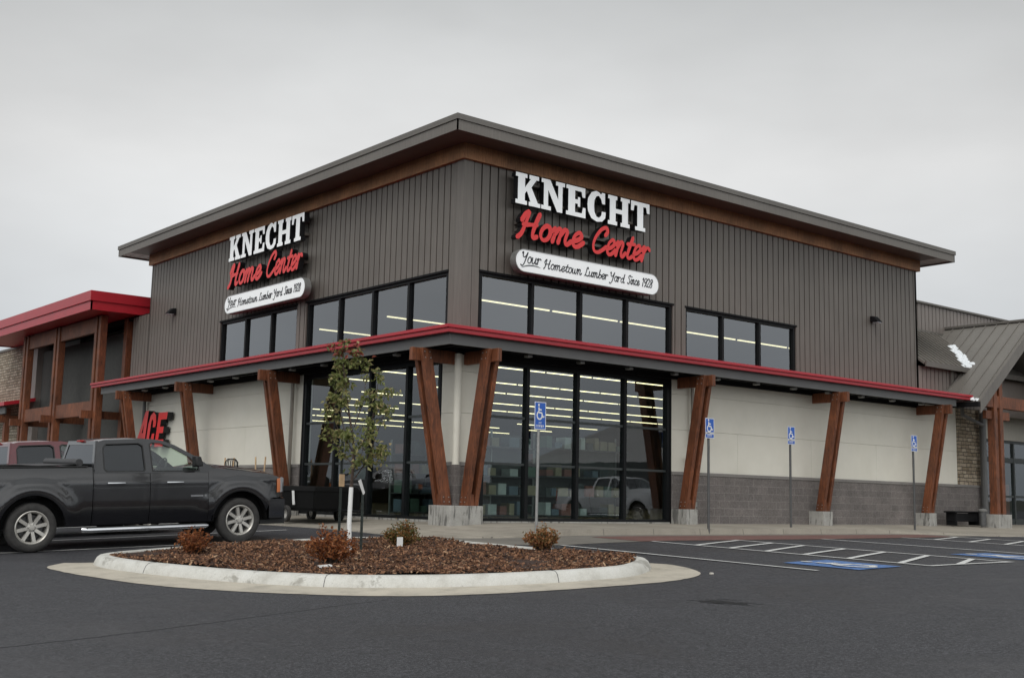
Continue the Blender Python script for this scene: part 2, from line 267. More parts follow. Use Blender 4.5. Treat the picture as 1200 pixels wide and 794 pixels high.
# ------------------------------------------------------------------ mesh helpers
ROOT = {}
class M:
    def __init__(s): s.v = []; s.f = []; s.mi = []
    def add(s, vs, fs, mi=0):
        o = len(s.v); s.v += [tuple(v) for v in vs]; s.f += [tuple(i+o for i in f) for f in fs]; s.mi += [mi]*len(fs); return s
    def box(s, a, b, mi=0):
        x0, y0, z0 = [min(p, q) for p, q in zip(a, b)]; x1, y1, z1 = [max(p, q) for p, q in zip(a, b)]
        return s.add([(x0,y0,z0),(x1,y0,z0),(x1,y1,z0),(x0,y1,z0),(x0,y0,z1),(x1,y0,z1),(x1,y1,z1),(x0,y1,z1)],
            [(0,3,2,1),(4,5,6,7),(0,1,5,4),(1,2,6,5),(2,3,7,6),(3,0,4,7)], mi)
    def hexa(s, p, mi=0):   # 8 points, bottom ring then top ring
        return s.add(p, [(0,3,2,1),(4,5,6,7),(0,1,5,4),(1,2,6,5),(2,3,7,6),(3,0,4,7)], mi)
    def prism(s, outer, holes, fn0, fn1, mi=0, mi_side=None):
        """outer/holes: 2-D rings; fn0/fn1 map 2-D point to back / front 3-D point"""
        rings = [outer]+list(holes); ms = mi if mi_side is None else mi_side
        tris = tessellate_polygon([[Vector((a, b, 0)) for a, b in r] for r in rings])
        flat = [p for r in rings for p in r]; n = len(flat)
        a = sum(outer[i][0]*outer[(i+1) % len(outer)][1]-outer[(i+1) % len(outer)][0]*outer[i][1] for i in range(len(outer)))
        o = len(s.v); s.v += [tuple(fn1(*p)) for p in flat]+[tuple(fn0(*p)) for p in flat]
        for t in tris:
            s.f.append(tuple(i+o for i in t)); s.mi.append(mi); s.f.append(tuple(i+o+n for i in reversed(t))); s.mi.append(ms)
        k = 0
        for r in rings:
            L = len(r)
            for i in range(L): s.f.append((o+k+i, o+k+(i+1) % L, o+n+k+(i+1) % L, o+n+k+i)); s.mi.append(ms)
            k += L
        return s
    def tube(s, path, r, seg=8, mi=0, caps=True):
        P = [Vector(p) for p in path]; rr = r if hasattr(r, '__len__') else [r]*len(P); o = len(s.v); ref = None
        for i, p in enumerate(P):
            t = (P[min(i+1, len(P)-1)]-P[max(i-1, 0)]).normalized()
            if ref is None: ref = t.orthogonal().normalized()
            ref = (ref-t*ref.dot(t)).normalized(); b = t.cross(ref)
            for k in range(seg):
                a = 2*math.pi*k/seg; s.v.append(tuple(p+rr[i]*(math.cos(a)*ref+math.sin(a)*b)))
        for i in range(len(P)-1):
            for k in range(seg):
                s.f.append((o+i*seg+k, o+i*seg+(k+1) % seg, o+(i+1)*seg+(k+1) % seg, o+(i+1)*seg+k)); s.mi.append(mi)
        if caps:
            s.f.append(tuple(o+k for k in reversed(range(seg)))); s.mi.append(mi)
            s.f.append(tuple(o+(len(P)-1)*seg+k for k in range(seg))); s.mi.append(mi)
        return s
    def grid(s, fn, us, vs, mi=0, flip=False):
        o = len(s.v); nu, nv = len(us), len(vs)
        for u in us:
            for v in vs: s.v.append(tuple(fn(u, v)))
        for i in range(nu-1):
            for j in range(nv-1):
                q_ = (o+i*nv+j, o+(i+1)*nv+j, o+(i+1)*nv+j+1, o+i*nv+j+1)
                s.f.append(q_[::-1] if flip else q_); s.mi.append(mi)
        return s
    def lathe(s, prof, seg=32, axis='y', c=(0, 0, 0), mi=0):   # prof: (radius, along)
        o = len(s.v); n = len(prof)
        for k in range(seg):
            a = 2*math.pi*k/seg
            for r, h in prof:
                if axis == 'y': s.v.append((c[0]+r*math.cos(a), c[1]+h, c[2]+r*math.sin(a)))
                else: s.v.append((c[0]+r*math.cos(a), c[1]+r*math.sin(a), c[2]+h))
        for k in range(seg):
            for j in range(n-1): s.f.append((o+k*n+j, o+k*n+j+1, o+((k+1) % seg)*n+j+1, o+((k+1) % seg)*n+j)); s.mi.append(mi)
        return s
    def build(s, name, mat, parent=None, bevel=0, smooth=False, local=False, origin=None, seg=2):
        mats = mat if isinstance(mat, (list, tuple)) else [mat]
        off = Vector((0, 0, 0))
        if parent is not None and not local: off = ROOT.get(parent.name, off)
        if origin is not None: off = Vector(origin)
        me = bpy.data.meshes.new(name); me.from_pydata([tuple(Vector(v)-off) for v in s.v], [], s.f)
        for q_ in mats: me.materials.append(MAT[q_] if isinstance(q_, str) else q_)
        me.polygons.foreach_set('material_index', s.mi)
        me.validate(); me.update()
        o = bpy.data.objects.new(name, me); col.objects.link(o)
        if origin is not None: o.location = origin
        if parent is not None: o.parent = parent; ROOT[o.name] = ROOT.get(parent.name, Vector((0, 0, 0)))
        if smooth:
            me.polygons.foreach_set('use_smooth', [True]*len(me.polygons))
            import bmesh
            bm = bmesh.new(); bm.from_mesh(me); bmesh.ops.recalc_face_normals(bm, faces=bm.faces)
            for ed in bm.edges:
                if len(ed.link_faces) == 2 and ed.calc_face_angle(0) > R(38): ed.smooth = False
            bm.to_mesh(me); bm.free()
        else:
            import bmesh
            bm = bmesh.new(); bm.from_mesh(me); bmesh.ops.recalc_face_normals(bm, faces=bm.faces); bm.to_mesh(me); bm.free()
        if bevel:
            md = o.modifiers.new('bevel', 'BEVEL'); md.width = bevel; md.segments = seg; md.limit_method = 'ANGLE'; md.angle_limit = R(40)
        return o
def tag(o, label, cat, group=None, kind=None):
    o['label'] = label; o['category'] = cat
    if group: o['group'] = group
    if kind: o['kind'] = kind
    return o
def struct(o, kind='structure'): o['kind'] = kind; return o
def thing(name, label, cat, loc=(0, 0, 0), rot=(0, 0, 0), group=None):
    o = bpy.data.objects.new(name, None); col.objects.link(o); o.location = loc; o.rotation_euler = rot
    o.empty_display_size = .2; ROOT[o.name] = Vector(loc); return tag(o, label, cat, group)
def copy_tree(o, parent=None):
    kids = [c for c in col.objects if c.parent == o]
    c = o.copy(); col.objects.link(c); c.parent = parent
    if parent is None: ROOT[c.name] = Vector(c.location)
    for k in kids: copy_tree(k, c)
    return c
def fan(n, a, b): return [a+(b-a)*i/(n-1) for i in range(n)]

# ------------------------------------------------------------------ terrain
def gz(x, y):
    def sm(t, k=.8): return -k*math.log(1+math.exp(min(60, -t/k)))      # smooth min(t, 0)
    xx = max(-32, sm(x)); yy = max(-45, min(1.0, y)); return -.1+.02*yy+.04*xx
xs = sorted(set([-2500, -900, -300, -120, -60]+fan(76, -35, 40)+[60, 120, 300, 900, 2500])); ys = sorted(set([-2500, -900, -300, -120, -60]+fan(66, -45, 20)+[40, 120, 300, 900, 2500]))
g = M().grid(lambda a, b: (a, b, gz(a, b)), xs, ys).build('asphalt_ground', 'asphalt', smooth=True); struct(g)

def sheet(name, poly, mat, dz=.004, sub=None, kind='structure'):
    """flat polygon draped on the ground (poly convex-ish, triangulated)"""
    mb = M(); tr = tessellate_polygon([[Vector((a, b, 0)) for a, b in poly]])
    mb.add([(a, b, gz(a, b)+dz) for a, b in poly], tr); o = mb.build(name, mat); return struct(o, kind)
def line_m(mb, p, q_, wd=.1, dz=.012):
    (x0, y0), (x1, y1) = p, q_; d = Vector((x1-x0, y1-y0)); L = d.length; d.normalize(); n = Vector((-d.y, d.x))*wd/2; k = max(2, int(L/.5)+1)
    mb.grid(lambda t, s_: (x0+d.x*L*t+n.x*s_, y0+d.y*L*t+n.y*s_, gz(x0+d.x*L*t, y0+d.y*L*t)+dz), fan(k, 0, 1), [-1, 1])

# concrete apron between the pavement curb and the stalls
def apron_y(x): return -5.05 if x < 6 else -5.05+.06*(x-6)
pa = [(-2.9, -3.4)]+[(-2.9, -4.3), (-2.2, -4.95)]+[(a, apron_y(a)) for a in fan(16, -1.4, 13.5)]+[(a, -2.9) for a in fan(16, 13.5, -2.3)]
mb = M(); xsA = fan(40, -2.7, 13.6)
mb.grid(lambda a, t: (a, -2.4+(( -4.2 if a < -2.4 else apron_y(a) if a > -1.4 else -4.2+(a+2.4)*(-.85))+2.4)*t, gz(a, -2.4+((-4.2 if a < -2.4 else apron_y(a) if a > -1.4 else -4.2+(a+2.4)*(-.85))+2.4)*t)+.005), xsA, fan(6, 0, 1))
struct(mb.build('concrete_apron', 'apron'))
mb = M(); mb.grid(lambda a, t: (a, -3.62+(apron_y(a)+.02+3.62)*t, gz(a, -3.62+(apron_y(a)+3.62)*t)+.010), fan(30, .7, 12.6), fan(5, 0, 1)); struct(mb.build('red_painted_gutter', 'red_paint'))

# pavement round the building
inner, outer = [], []
def seg(i0, i1, o0, o1, n):
    for k in range(n):
        t = k/n; inner.append((i0[0]+(i1[0]-i0[0])*t, i0[1]+(i1[1]-i0[1])*t)); outer.append((o0[0]+(o1[0]-o0[0])*t, o0[1]+(o1[1]-o0[1])*t))
seg((2, 46), (2, 20), (-2.6, 46), (-2.6, 20), 8); seg((1.4, 20), (.3, 20), (-2.6, 20), (-2.6, 19.5), 2)
seg((.3, 19.5), (.3, .6), (-2.6, 19.5), (-2.5, -.6), 24)
for k in range(10):
    a = math.pi+k/10*math.pi/2; inner.append((.3, .3)); outer.append((-.6+1.9*math.cos(a), -1.25+1.9*math.sin(a)))
seg((.6, .3), (12, .3), (-.2, -3.15), (12.0, -3.1), 24); seg((12, .3), (16, .3), (12.0, -3.1), (15.3, -4.6), 8); seg((16, .3), (30, .3), (15.3, -4.6), (30, -4.7), 12); seg((30, 3), (46, 3), (30, -4.7), (46, -4.7), 3)
def edge_z(x, y):
    g0 = gz(x, y)
    if y > -1.5 and x < 0: return g0+.018
    if x > 13: return g0+.02+.05*max(0, min(1, (15-x)/2))
    t = max(0, min(1, (x+1.2)/2.2)); hi = -.035; t2 = max(0, min(1, (13-x)/1.5))
    return (g0+.03)*(1-t*t2)+hi*t*t2
mb = M(); n = len(inner); o0 = 0; K = 6
for i in range(n):
    ez = edge_z(*outer[i])
    for j in range(K+1):
        t = j/K; x_ = inner[i][0]+(outer[i][0]-inner[i][0])*t; y_ = inner[i][1]+(outer[i][1]-inner[i][1])*t
        mb.v.append((x_, y_, 0.0+(ez-0.0)*t*t if False else ez*t))
    mb.v.append((outer[i][0]+(outer[i][0]-inner[i][0])*.012, outer[i][1]+(outer[i][1]-inner[i][1])*.012, gz(*outer[i])-.1))
for i in range(n-1):
    for j in range(K+1): mb.f.append((i*(K+2)+j, i*(K+2)+j+1, (i+1)*(K+2)+j+1, (i+1)*(K+2)+j)); mb.mi.append(0)
struct(mb.build('pavement', 'sidewalk'))

# painted markings: each is one sheet of its own
def mark(pts_list, name='parking_line', mat='white_paint', wd=.1):
    mb = M()
    for p, q_ in pts_list: line_m(mb, p, q_, wd)
    return struct(mb.build(name, mat))
mark([((-1.42, -5.1), (-1.45, -10.6))]); mark([((6.44, -4.98), (6.55, -10.6))])
mark([((.93, -5.08), (.84, -11.0)), ((3.43, -5.02), (3.36, -10.95)), ((.80, -11.0), (3.45, -10.93))], 'access_aisle_outline')
for a, b in (((.93,-6.2),(3.3,-5.2)), ((.93,-7.0),(3.43,-6.0)), ((.95,-7.8),(3.43,-6.75)), ((.95,-8.6),(3.4,-7.7)), ((.9,-9.5),(3.4,-8.55)), ((.88,-10.45),(3.4,-9.42)), ((1.75,-10.95),(3.4,-10.25))): mark([(a, b)], 'access_aisle_stripe', wd=.11)
mark([((9.98, -4.75), (10.3, -10.8)), ((12.5, -4.55), (12.9, -10.6))], 'access_aisle_outline')
for k in range(6): mark([((10.0+.04*k, -5.6-.85*k), (12.5+.05*k, -4.75-.85*k))], 'access_aisle_stripe', wd=.11)
mark([((15.6, -4.75), (16.0, -10.6))]); mark([((18.6, -4.75), (19.0, -10.6))])
mark([((-3.6, -1.28), (-9.9, -.85))]); mark([((-3.4, 1.33), (-9.0, 1.33))]); mark([((-3.4, 3.75), (-9.0, 3.65))])
for k in range(1, 6): mark([((-3.4, 3.75+2.45*k), (-9, 3.7+2.45*k))])
def catmull(p, n=6, closed=False):
    P = [Vector(a) for a in p]; res = []; L = len(P)
    for i in range(L if closed else L-1):
        a = P[(i-1) % L] if closed else P[max(i-1, 0)]; b = P[i]; c = P[(i+1) % L]; d = P[(i+2) % L] if closed else P[min(i+2, L-1)]
        for k in range(n):
            t = k/n; res.append(.5*((2*b)+(c-a)*t+(2*a-5*b+4*c-d)*t*t+(3*b-a-3*c+d)*t**3))
    if not closed: res.append(P[-1])
    return res
def ribbon(mb, pts, wd, fn, d0, d1, mi=0, mi_side=None, drift=0.0):
    """stroke with flat face; pts 2-D; fn(a, b, d) to 3-D; wd scalar or list"""
    ms = mi if mi_side is None else mi_side; n = len(pts); L, Rr = [], []
    for i, p in enumerate(pts):
        t = (Vector(pts[min(i+1, n-1)])-Vector(pts[max(i-1, 0)])); t = t.normalized() if t.length > 1e-9 else Vector((1, 0)); nn = Vector((-t.y, t.x)); ww = (wd[i] if hasattr(wd, '__len__') else wd)/2
        e = 0
        L.append((p[0]+nn.x*ww, p[1]+nn.y*ww)); Rr.append((p[0]-nn.x*ww, p[1]-nn.y*ww))
    o = len(mb.v)
    for i in range(n):
        dd = d1+drift*i
        for (a, b), d in ((L[i], dd), (Rr[i], dd), (L[i], d0), (Rr[i], d0)): mb.v.append(tuple(fn(a, b, d)))
    for i in range(n-1):
        a = o+4*i; b = a+4
        for f_, mm in (((a, a+1, b+1, b), mi), ((a+2, b+2, b+3, a+3), ms), ((a, b, b+2, a+2), ms), ((a+1, a+3, b+3, b+1), ms)): mb.f.append(f_); mb.mi.append(mm)
    for a in (o, o+4*(n-1)): mb.f.append((a, a+1, a+3, a+2)); mb.mi.append(ms)
def circ(cx, cy, r, n=12, a0=0, a1=360, ry=None): return [(cx+r*math.cos(R(a0+(a1-a0)*k/n)), cy+(ry or r)*math.sin(R(a0+(a1-a0)*k/n))) for k in range(n+1)]
ISA = [([(.36, .78), (.37, .62), (.38, .46), (.64, .44), (.74, .20), (.88, .24)], .11), ([(.38, .64), (.62, .62)], .09), (circ(.43, .29, .23, 16, 115, 375), .095)]
def isa(mb, fn, d, drift=.0002):
    for k, (p, ww) in enumerate(ISA): ribbon(mb, p, ww, fn, d, d+.001+.0008*k, drift=0.00001)
    mb.prism(circ(.355, .91, .08, 10)[:-1], [], lambda a, b: fn(a, b, d), lambda a, b: fn(a, b, d+.001))
def ground_isa(cx, cy, wdt, dep):
    mb = M(); mb.grid(lambda a, b: (cx+a*wdt/2, cy+b*dep/2, gz(cx+a*wdt/2, cy+b*dep/2)+.010), fan(4, -1, 1), fan(4, -1, 1)); struct(mb.build('accessible_stall_square', 'blue_paint'))
    mb = M(); f_ = lambda a, b, d: (cx+(a-.5)*wdt*.95, cy+(b-.5)*dep*.95, gz(cx, cy)+.02*(b-.5)*dep*.95+.014+d); isa(mb, f_, .002); struct(mb.build('accessible_stall_symbol', 'white_paint'))
ground_isa(-.30, -10.2, 1.1, 1.35); ground_isa(5.0, -10.0, 1.35, 1.45); ground_isa(8.1, -10.0, 1.3, 1.4)

# asphalt crack, sunk patch, pebble
MAT['pothole'] = simple('pothole_black', (.005, .005, .006), .6)
mb = M(); cp = [(-13.6, -10.3), (-12.45, -10.19), (-11.7, -10.15), (-10.95, -10.05), (-9.86, -9.85), (-8.69, -9.62), (-8.1, -9.55)]
pts = [(p.x+random.uniform(-.012, .012), p.y+random.uniform(-.02, .02)) for p in catmull(cp, 14)]
ribbon(mb, pts, [random.uniform(.006, .028) for _ in pts], lambda a, b, d: (a, b, gz(a, b)+d), .001, .003)
MAT['crack'] = simple('crack_fill', (.042, .042, .045), .9); struct(mb.build('asphalt_crack', 'crack'))
rp = random.Random(4)
pp = []
for k in range(60):
    a = 2*math.pi*k/60; jr = 1+rp.uniform(-.38, .38); u, v = .30*math.cos(a)*(1+rp.uniform(-.12, .12)), .055*math.sin(a)*jr
    ux, uy = .36, -.93      # long axis runs across the view
    pp.append((-5.22+u*ux-v*uy*1.6+.03*math.sin(4*u*9), -12.05+u*uy+v*ux*1.6))
sheet('sunk_asphalt_patch', pp, 'pothole', .004)
for k in range(7):
    c_ = (-5.22+rp.uniform(-.25, .25), -12.05+rp.uniform(-.35, .35)); mb = M(); ribbon(mb, [(c_[0]+.05*t*.36+rp.uniform(-.02, .02), c_[1]-.07*t+rp.uniform(-.02, .02)) for t in range(-2, 3)], [.004, .014, .02, .012, .003], lambda a, b, d: (a, b, gz(a, b)+d), .001, .003); struct(mb.build('asphalt_crack', 'pothole'))
tag(M().box((-3.08, -10.04, gz(-3.06, -10)), (-3.03, -9.99, gz(-3.06, -10)+.03)).build('pebble', 'curb', bevel=.01, origin=(-3.06, -10.02, gz(-3.06, -10.02))), 'single pale pebble lying on the asphalt right of the island', 'pebble')

# ------------------------------------------------------------------ planted island
base = [(-2.90,-8.40),(-3.14,-8.95),(-3.68,-9.38),(-4.25,-9.62),(-4.9,-9.62),(-5.6,-9.52),(-6.35,-9.32),(-7.13,-8.95),(-7.95,-8.30),(-8.5,-7.45),(-8.85,-6.6),(-9.1,-5.75),(-9.27,-5.0),(-9.36,-4.2),(-9.25,-3.55),(-8.85,-3.2),(-8.2,-3.0),(-7.3,-2.82),(-6.3,-2.72),(-5.1,-2.66),(-4.2,-2.9),(-3.6,-3.35),(-3.3,-4.0),(-3.22,-5.2),(-3.15,-6.4),(-2.95,-7.5)]
bl = [tuple(p) for p in catmull(base, 5, True)]
def offs(ring, d):
    n = len(ring); r = []
    for i in range(n):
        a, b = Vector(ring[i-1]), Vector(ring[(i+1) % n]); t = (b-a).normalized(); r.append((ring[i][0]+t.y*d*SGN, ring[i][1]-t.x*d*SGN))
    return r
ar = sum(bl[i][0]*bl[(i+1) % len(bl)][1]-bl[(i+1) % len(bl)][0]*bl[i][1] for i in range(len(bl))); SGN = 1 if ar > 0 else -1
prof = [(-.0, -.05), (0.0, .0), (.015, .055), (.045, .115), (.085, .145), (.12, .152), (.22, .150), (.235, .10)]
mb = M(); nb = len(bl); rings = []
for d, z in prof:
    rg = offs(bl, -d); rings.append([(a, b, gz(a, b)+z) for a, b in rg])
for rg in rings: mb.v += rg
for j in range(len(prof)-1):
    for i in range(nb): mb.f.append((j*nb+i, j*nb+(i+1) % nb, (j+1)*nb+(i+1) % nb, (j+1)*nb+i)); mb.mi.append(0)
struct(mb.build('island_kerb', 'curb_stained', smooth=True))
for i in (3, 24, 41, 58, 74, 95, 112):
    if i < nb: struct(M().tube([(rings[j][i][0], rings[j][i][1], rings[j][i][2]) for j in range(1, 7)], .0045, 5).build('kerb_joint', 'crack'))
pan = [(-2.58,-8.35),(-2.5,-8.75),(-2.72,-9.35),(-3.15,-9.9),(-3.7,-10.15),(-4.3,-10.25),(-5.26,-10.16),(-6.11,-10.02),(-6.9,-9.82),(-7.6,-9.5),(-8.3,-8.9),(-9.0,-7.9),(-9.45,-7.0),(-9.72,-6.1),(-9.87,-5.1),(-9.95,-4.2),(-9.9,-3.5),(-9.5,-3.05)]
pn = [tuple(p) for p in catmull(pan, 5)]
mb = M(); K = 5
inn = []
for p in pn:
    q_ = min(offs(bl, -.06), key=lambda b: (b[0]-p[0])**2+(b[1]-p[1])**2); inn.append(q_)
for p, q_ in zip(pn, inn):
    jx, jy = random.uniform(-.012, .012), random.uniform(-.012, .012)
    for j in range(K): t = j/(K-1); a, b = p[0]+jx*(1-t)+(q_[0]-p[0])*t, p[1]+jy*(1-t)+(q_[1]-p[1])*t; mb.v.append((a, b, gz(a, b)+.006+.012*t*t))
for i in range(len(pn)-1):
    for j in range(K-1): mb.f.append((i*K+j, i*K+j+1, (i+1)*K+j+1, (i+1)*K+j)); mb.mi.append(0)
struct(mb.build('island_gutter', 'gutter'))
mring = offs(bl, -.225)
def inside(x, y, ring):
    c = False; n = len(ring); j = n-1
    for i in range(n):
        if (ring[i][1] > y) != (ring[j][1] > y) and x < (ring[j][0]-ring[i][0])*(y-ring[i][1])/(ring[j][1]-ring[i][1])+ring[i][0]: c = not c
        j = i
    return c
def mz(x, y): return gz(x, y)+.135+.035*math.sin(x*1.7+.5)*math.sin(y*1.3)+.02*math.sin(x*5)*math.cos(y*4.3)
mb = M(); tr = tessellate_polygon([[Vector((a, b, 0)) for a, b in mring]]); mb.add([(a, b, gz(a, b)+.128) for a, b in mring], tr)
gx = fan(60, -9.5, -2.6); gy = fan(60, -9.8, -2.5); idx = {}
for i, a in enumerate(gx):
    for j, b in enumerate(gy):
        if inside(a, b, mring): idx[i, j] = len(mb.v); mb.v.append((a, b, mz(a, b)))
for (i, j) in idx:
    if (i+1, j) in idx and (i, j+1) in idx and (i+1, j+1) in idx: mb.f.append((idx[i, j], idx[i+1, j], idx[i+1, j+1], idx[i, j+1])); mb.mi.append(0)
o = mb.build('mulch_bed', 'mulch_base'); struct(o)
mb = M(); cnt = 0
while cnt < 24000:
    a, b = random.uniform(-9.5, -2.7), random.uniform(-9.7, -2.6)
    if not inside(a, b, mring): continue
    cnt += 1; L, Wd, T = random.uniform(.012, .042), random.uniform(.005, .014), random.uniform(.002, .006)
    if random.random() < .03: L *= 1.8
    an = random.uniform(0, math.pi); ti = random.gauss(0, .38); ca, sa = math.cos(an), math.sin(an); ct, st = math.cos(ti), math.sin(ti); z0 = mz(a, b)+random.uniform(.0, .03)
    ro = random.gauss(0, .4); vs = []
    for dz in (-T, T):
        for u, v in ((-L, -Wd), (L, -Wd*random.uniform(.3, 1)), (L*random.uniform(.8, 1), Wd), (-L, Wd*random.uniform(.4, 1))):
            h = dz+v*math.sin(ro); vs.append((a+ca*u*ct-sa*v, b+sa*u*ct+ca*v, z0+u*st+h))
    mb.hexa(vs)
me = mb.build('mulch_chips', 'mulch'); me['kind'] = 'stuff'; me['label'] = 'reddish brown wood mulch covering the planted island'; me['category'] = 'mulch'
def leaf(mb, p, size, d=None, up=None, mi=0):
    d = (d or Vector((random.gauss(0, 1), random.gauss(0, 1), random.gauss(-.2, .8)))).normalized(); s_ = d.orthogonal().normalized(); s_.rotate(Matrix.Rotation(random.uniform(0, 6.28), 3, d)); nn = d.cross(s_)*.18
    p = Vector(p); w_ = size*.28
    mb.add([p, p+d*size*.45+s_*w_+nn*size, p+d*size, p+d*size*.45-s_*w_+nn*size, p+d*size*.5], [(0, 1, 4), (1, 2, 4), (2, 3, 4), (3, 0, 4)], mi)
def shrub(x, y, rad, ht, mat, label, seed, n=1300):
    random.seed(seed); z0 = mz(x, y); t = thing('low_shrub', label, 'shrub', (x, y, z0), group='small shrubs in the mulch'); st, lv = M(), M()
    for k in range(70):
        a = random.uniform(0, 6.28); r = rad*math.sqrt(random.random()); hh = ht*(1-.42*(r/rad)**2)*random.uniform(.65, 1.08)
        tip = Vector((x+r*math.cos(a), y+r*math.sin(a), z0+hh)); b0 = Vector((x+.15*r*math.cos(a), y+.15*r*math.sin(a), z0)); mid = b0.lerp(tip, .5)+Vector((random.gauss(0, .02), random.gauss(0, .02), .02)); path = [b0, mid, tip]
        st.tube(path, [.005, .0035, .0015], 4)
        for j in range(n//70+random.randint(-2, 3)):
            u = random.uniform(.25, 1.0); q_ = b0.lerp(mid, u*2) if u < .5 else mid.lerp(tip, u*2-1)
            leaf(lv, q_+Vector([random.gauss(0, .012) for _ in range(3)]), random.uniform(.032, .066))
    st.build('stem', 'bark', t); lv.build('foliage', mat, t); return t
shrub(-7.97, -4.13, .31, .42, 'shrub_orange', 'russet low shrub at the left end of the mulch island', 1)
shrub(-7.15, -6.75, .40, .56, 'shrub_orange', 'bright orange shrub in front of the sapling', 2, 1900)
sh = shrub(-4.88, -5.1, .34, .43, 'shrub_green', 'green and red shrub with a white plant tag', 3, 1500)
shrub(-3.62, -7.1, .31, .44, 'shrub_mix', 'yellow and orange shrub beside the sign post nearest the corner', 4, 1400)
random.seed(9)
mb = M(); mb.box((-5.20, -5.46, mz(-5.1, -5.4)+.03), (-5.09, -5.455, mz(-5.1, -5.4)+.17)); mb.box((-5.15, -5.452, mz(-5.1, -5.4)-.05), (-5.14, -5.445, mz(-5.1, -5.4)+.06))
tag(mb.build('plant_tag', 'white_plastic', origin=(-5.15, -5.45, mz(-5.1, -5.4))), 'white plastic plant tag in front of the green shrub', 'plant tag')
mb = M(); mb.hexa([(-7.62, -7.25, mz(-7.6, -7.2)+.01), (-7.46, -7.3, mz(-7.6, -7.2)+.02), (-7.44, -7.2, mz(-7.6, -7.2)+.03), (-7.6, -7.16, mz(-7.6, -7.2)+.01), (-7.62, -7.25, mz(-7.6, -7.2)+.045), (-7.46, -7.3, mz(-7.6, -7.2)+.055), (-7.44, -7.2, mz(-7.6, -7.2)+.06), (-7.6, -7.16, mz(-7.6, -7.2)+.045)])
tag(mb.build('crumpled_label', 'white_plastic', origin=(-7.5, -7.2, mz(-7.6, -7.2))), 'crumpled white scrap lying on the mulch', 'litter')

# sapling with wrapped trunk
TX, TY = -6.0, -5.36; TZ = mz(TX, TY)-.02
random.seed(21); t = thing('young_tree', 'thin staked sapling with white wrapped trunk on the island', 'tree', (TX, TY, TZ))
rv = Vector((RX.x, RX.y, 0)).normalized(); fv = Vector((F.x, F.y, 0)).normalized(); T0 = Vector((TX, TY, TZ))
def tp(a, d, z): return T0+rv*a+fv*d+Vector((0, 0, z))
M().tube([tp(.0, 0, 0), tp(-.02, 0, .5), tp(-.01, 0, 1.02)], [.038, .036, .034], 12).build('trunk_wrap', 'white_plastic', t, smooth=True)
tr_, lv, lr = M(), M(), M()
trunkp = [tp(-.01, 0, 1.0), tp(.0, 0, 1.25), tp(.01, .0, 1.6), tp(-.04, 0, 1.9), tp(-.12, .02, 2.3), tp(-.19, .0, 2.75), tp(-.22, 0, 3.05), tp(-.2, 0, 3.27)]
tr_.tube(trunkp, [.027, .025, .022, .018, .014, .010, .006, .003], 8)
limbs = []
def limb(p, a, r0): tr_.tube(p, [r0*(1-.75*i/(len(p)-1)) for i in range(len(p))], 6); limbs.append(p)
limb([tp(.03, 0, 1.55), tp(.16, .05, 1.75), tp(.27, .08, 2.1), tp(.31, .1, 2.45), tp(.35, .1, 2.85)], 0, .013)
limb([tp(.03, 0, 1.5), tp(-.10, -.05, 1.72), tp(-.2, -.08, 2.1), tp(-.22, -.1, 2.6)], 0, .012)
limb([tp(.03, 0, 1.15), tp(.2, .0, 1.4), tp(.33, -.05, 1.75), tp(.44, -.1, 2.1), tp(.58, -.1, 2.25)], 0, .011)
limb([tp(.03, 0, 1.35), tp(-.15, .1, 1.5), tp(-.36, .15, 1.75), tp(-.5, .18, 1.98)], 0, .009)
limb([tp(.0, 0, 1.95), tp(.1, .1, 2.3), tp(.13, .2, 2.7), tp(.1, .22, 3.0)], 0, .009)
limb([tp(-.03, 0, 1.6), tp(-.25, .0, 1.9), tp(-.42, .05, 2.3)], 0, .008); limb([tp(-.08, 0, 2.1), tp(-.28, -.1, 2.4), tp(-.38, -.16, 2.75)], 0, .008); limb([tp(-.16, 0, 2.5), tp(-.3, .05, 2.8), tp(-.36, .05, 3.1)], 0, .006); limb([tp(-.19, 0, 2.75), tp(-.05, .02, 2.95), tp(.04, .0, 3.12)], 0, .006)
limb([tp(.27, .08, 2.1), tp(.42, 0, 2.3), tp(.5, -.05, 2.55)], 0, .007)
limb([tp(.03, 0, 1.3), tp(.12, -.12, 1.45), tp(.22, -.2, 1.75)], 0, .008)
limb([tp(.33, -.05, 1.75), tp(.42, 0, 1.65), tp(.40, 0, 1.5)], 0, .006)
limbs.append(trunkp[3:])
for p in list(limbs):
    for k in range(17):
        u = random.uniform(.22, 1)*(len(p)-1); i = min(int(u), len(p)-2); q_ = p[i].lerp(p[i+1], u-i)
        e_ = q_+Vector((random.gauss(0, .085), random.gauss(0, .085), random.gauss(.03, .08))); tr_.tube([q_, (q_+e_)/2+Vector((0, 0, .015)), e_], [.0035, .0025, .0015], 4)
        for j in range(random.randint(5, 11)):
            pos = q_.lerp(e_, random.uniform(.2, 1.15))+Vector([random.gauss(0, .022) for _ in range(3)])
            dd = Vector((random.gauss(0, 1), random.gauss(0, 1), random.gauss(-.7, .5)))
            leaf(lr if pos.z > T0.z+3.05 and random.random() < .6 else lv, pos, random.uniform(.055, .10), dd)
tr_.build('trunk', 'bark', t, smooth=True); lv.build('foliage', 'leaf', t); lr.build('reddening_foliage', 'leaf_red', t)
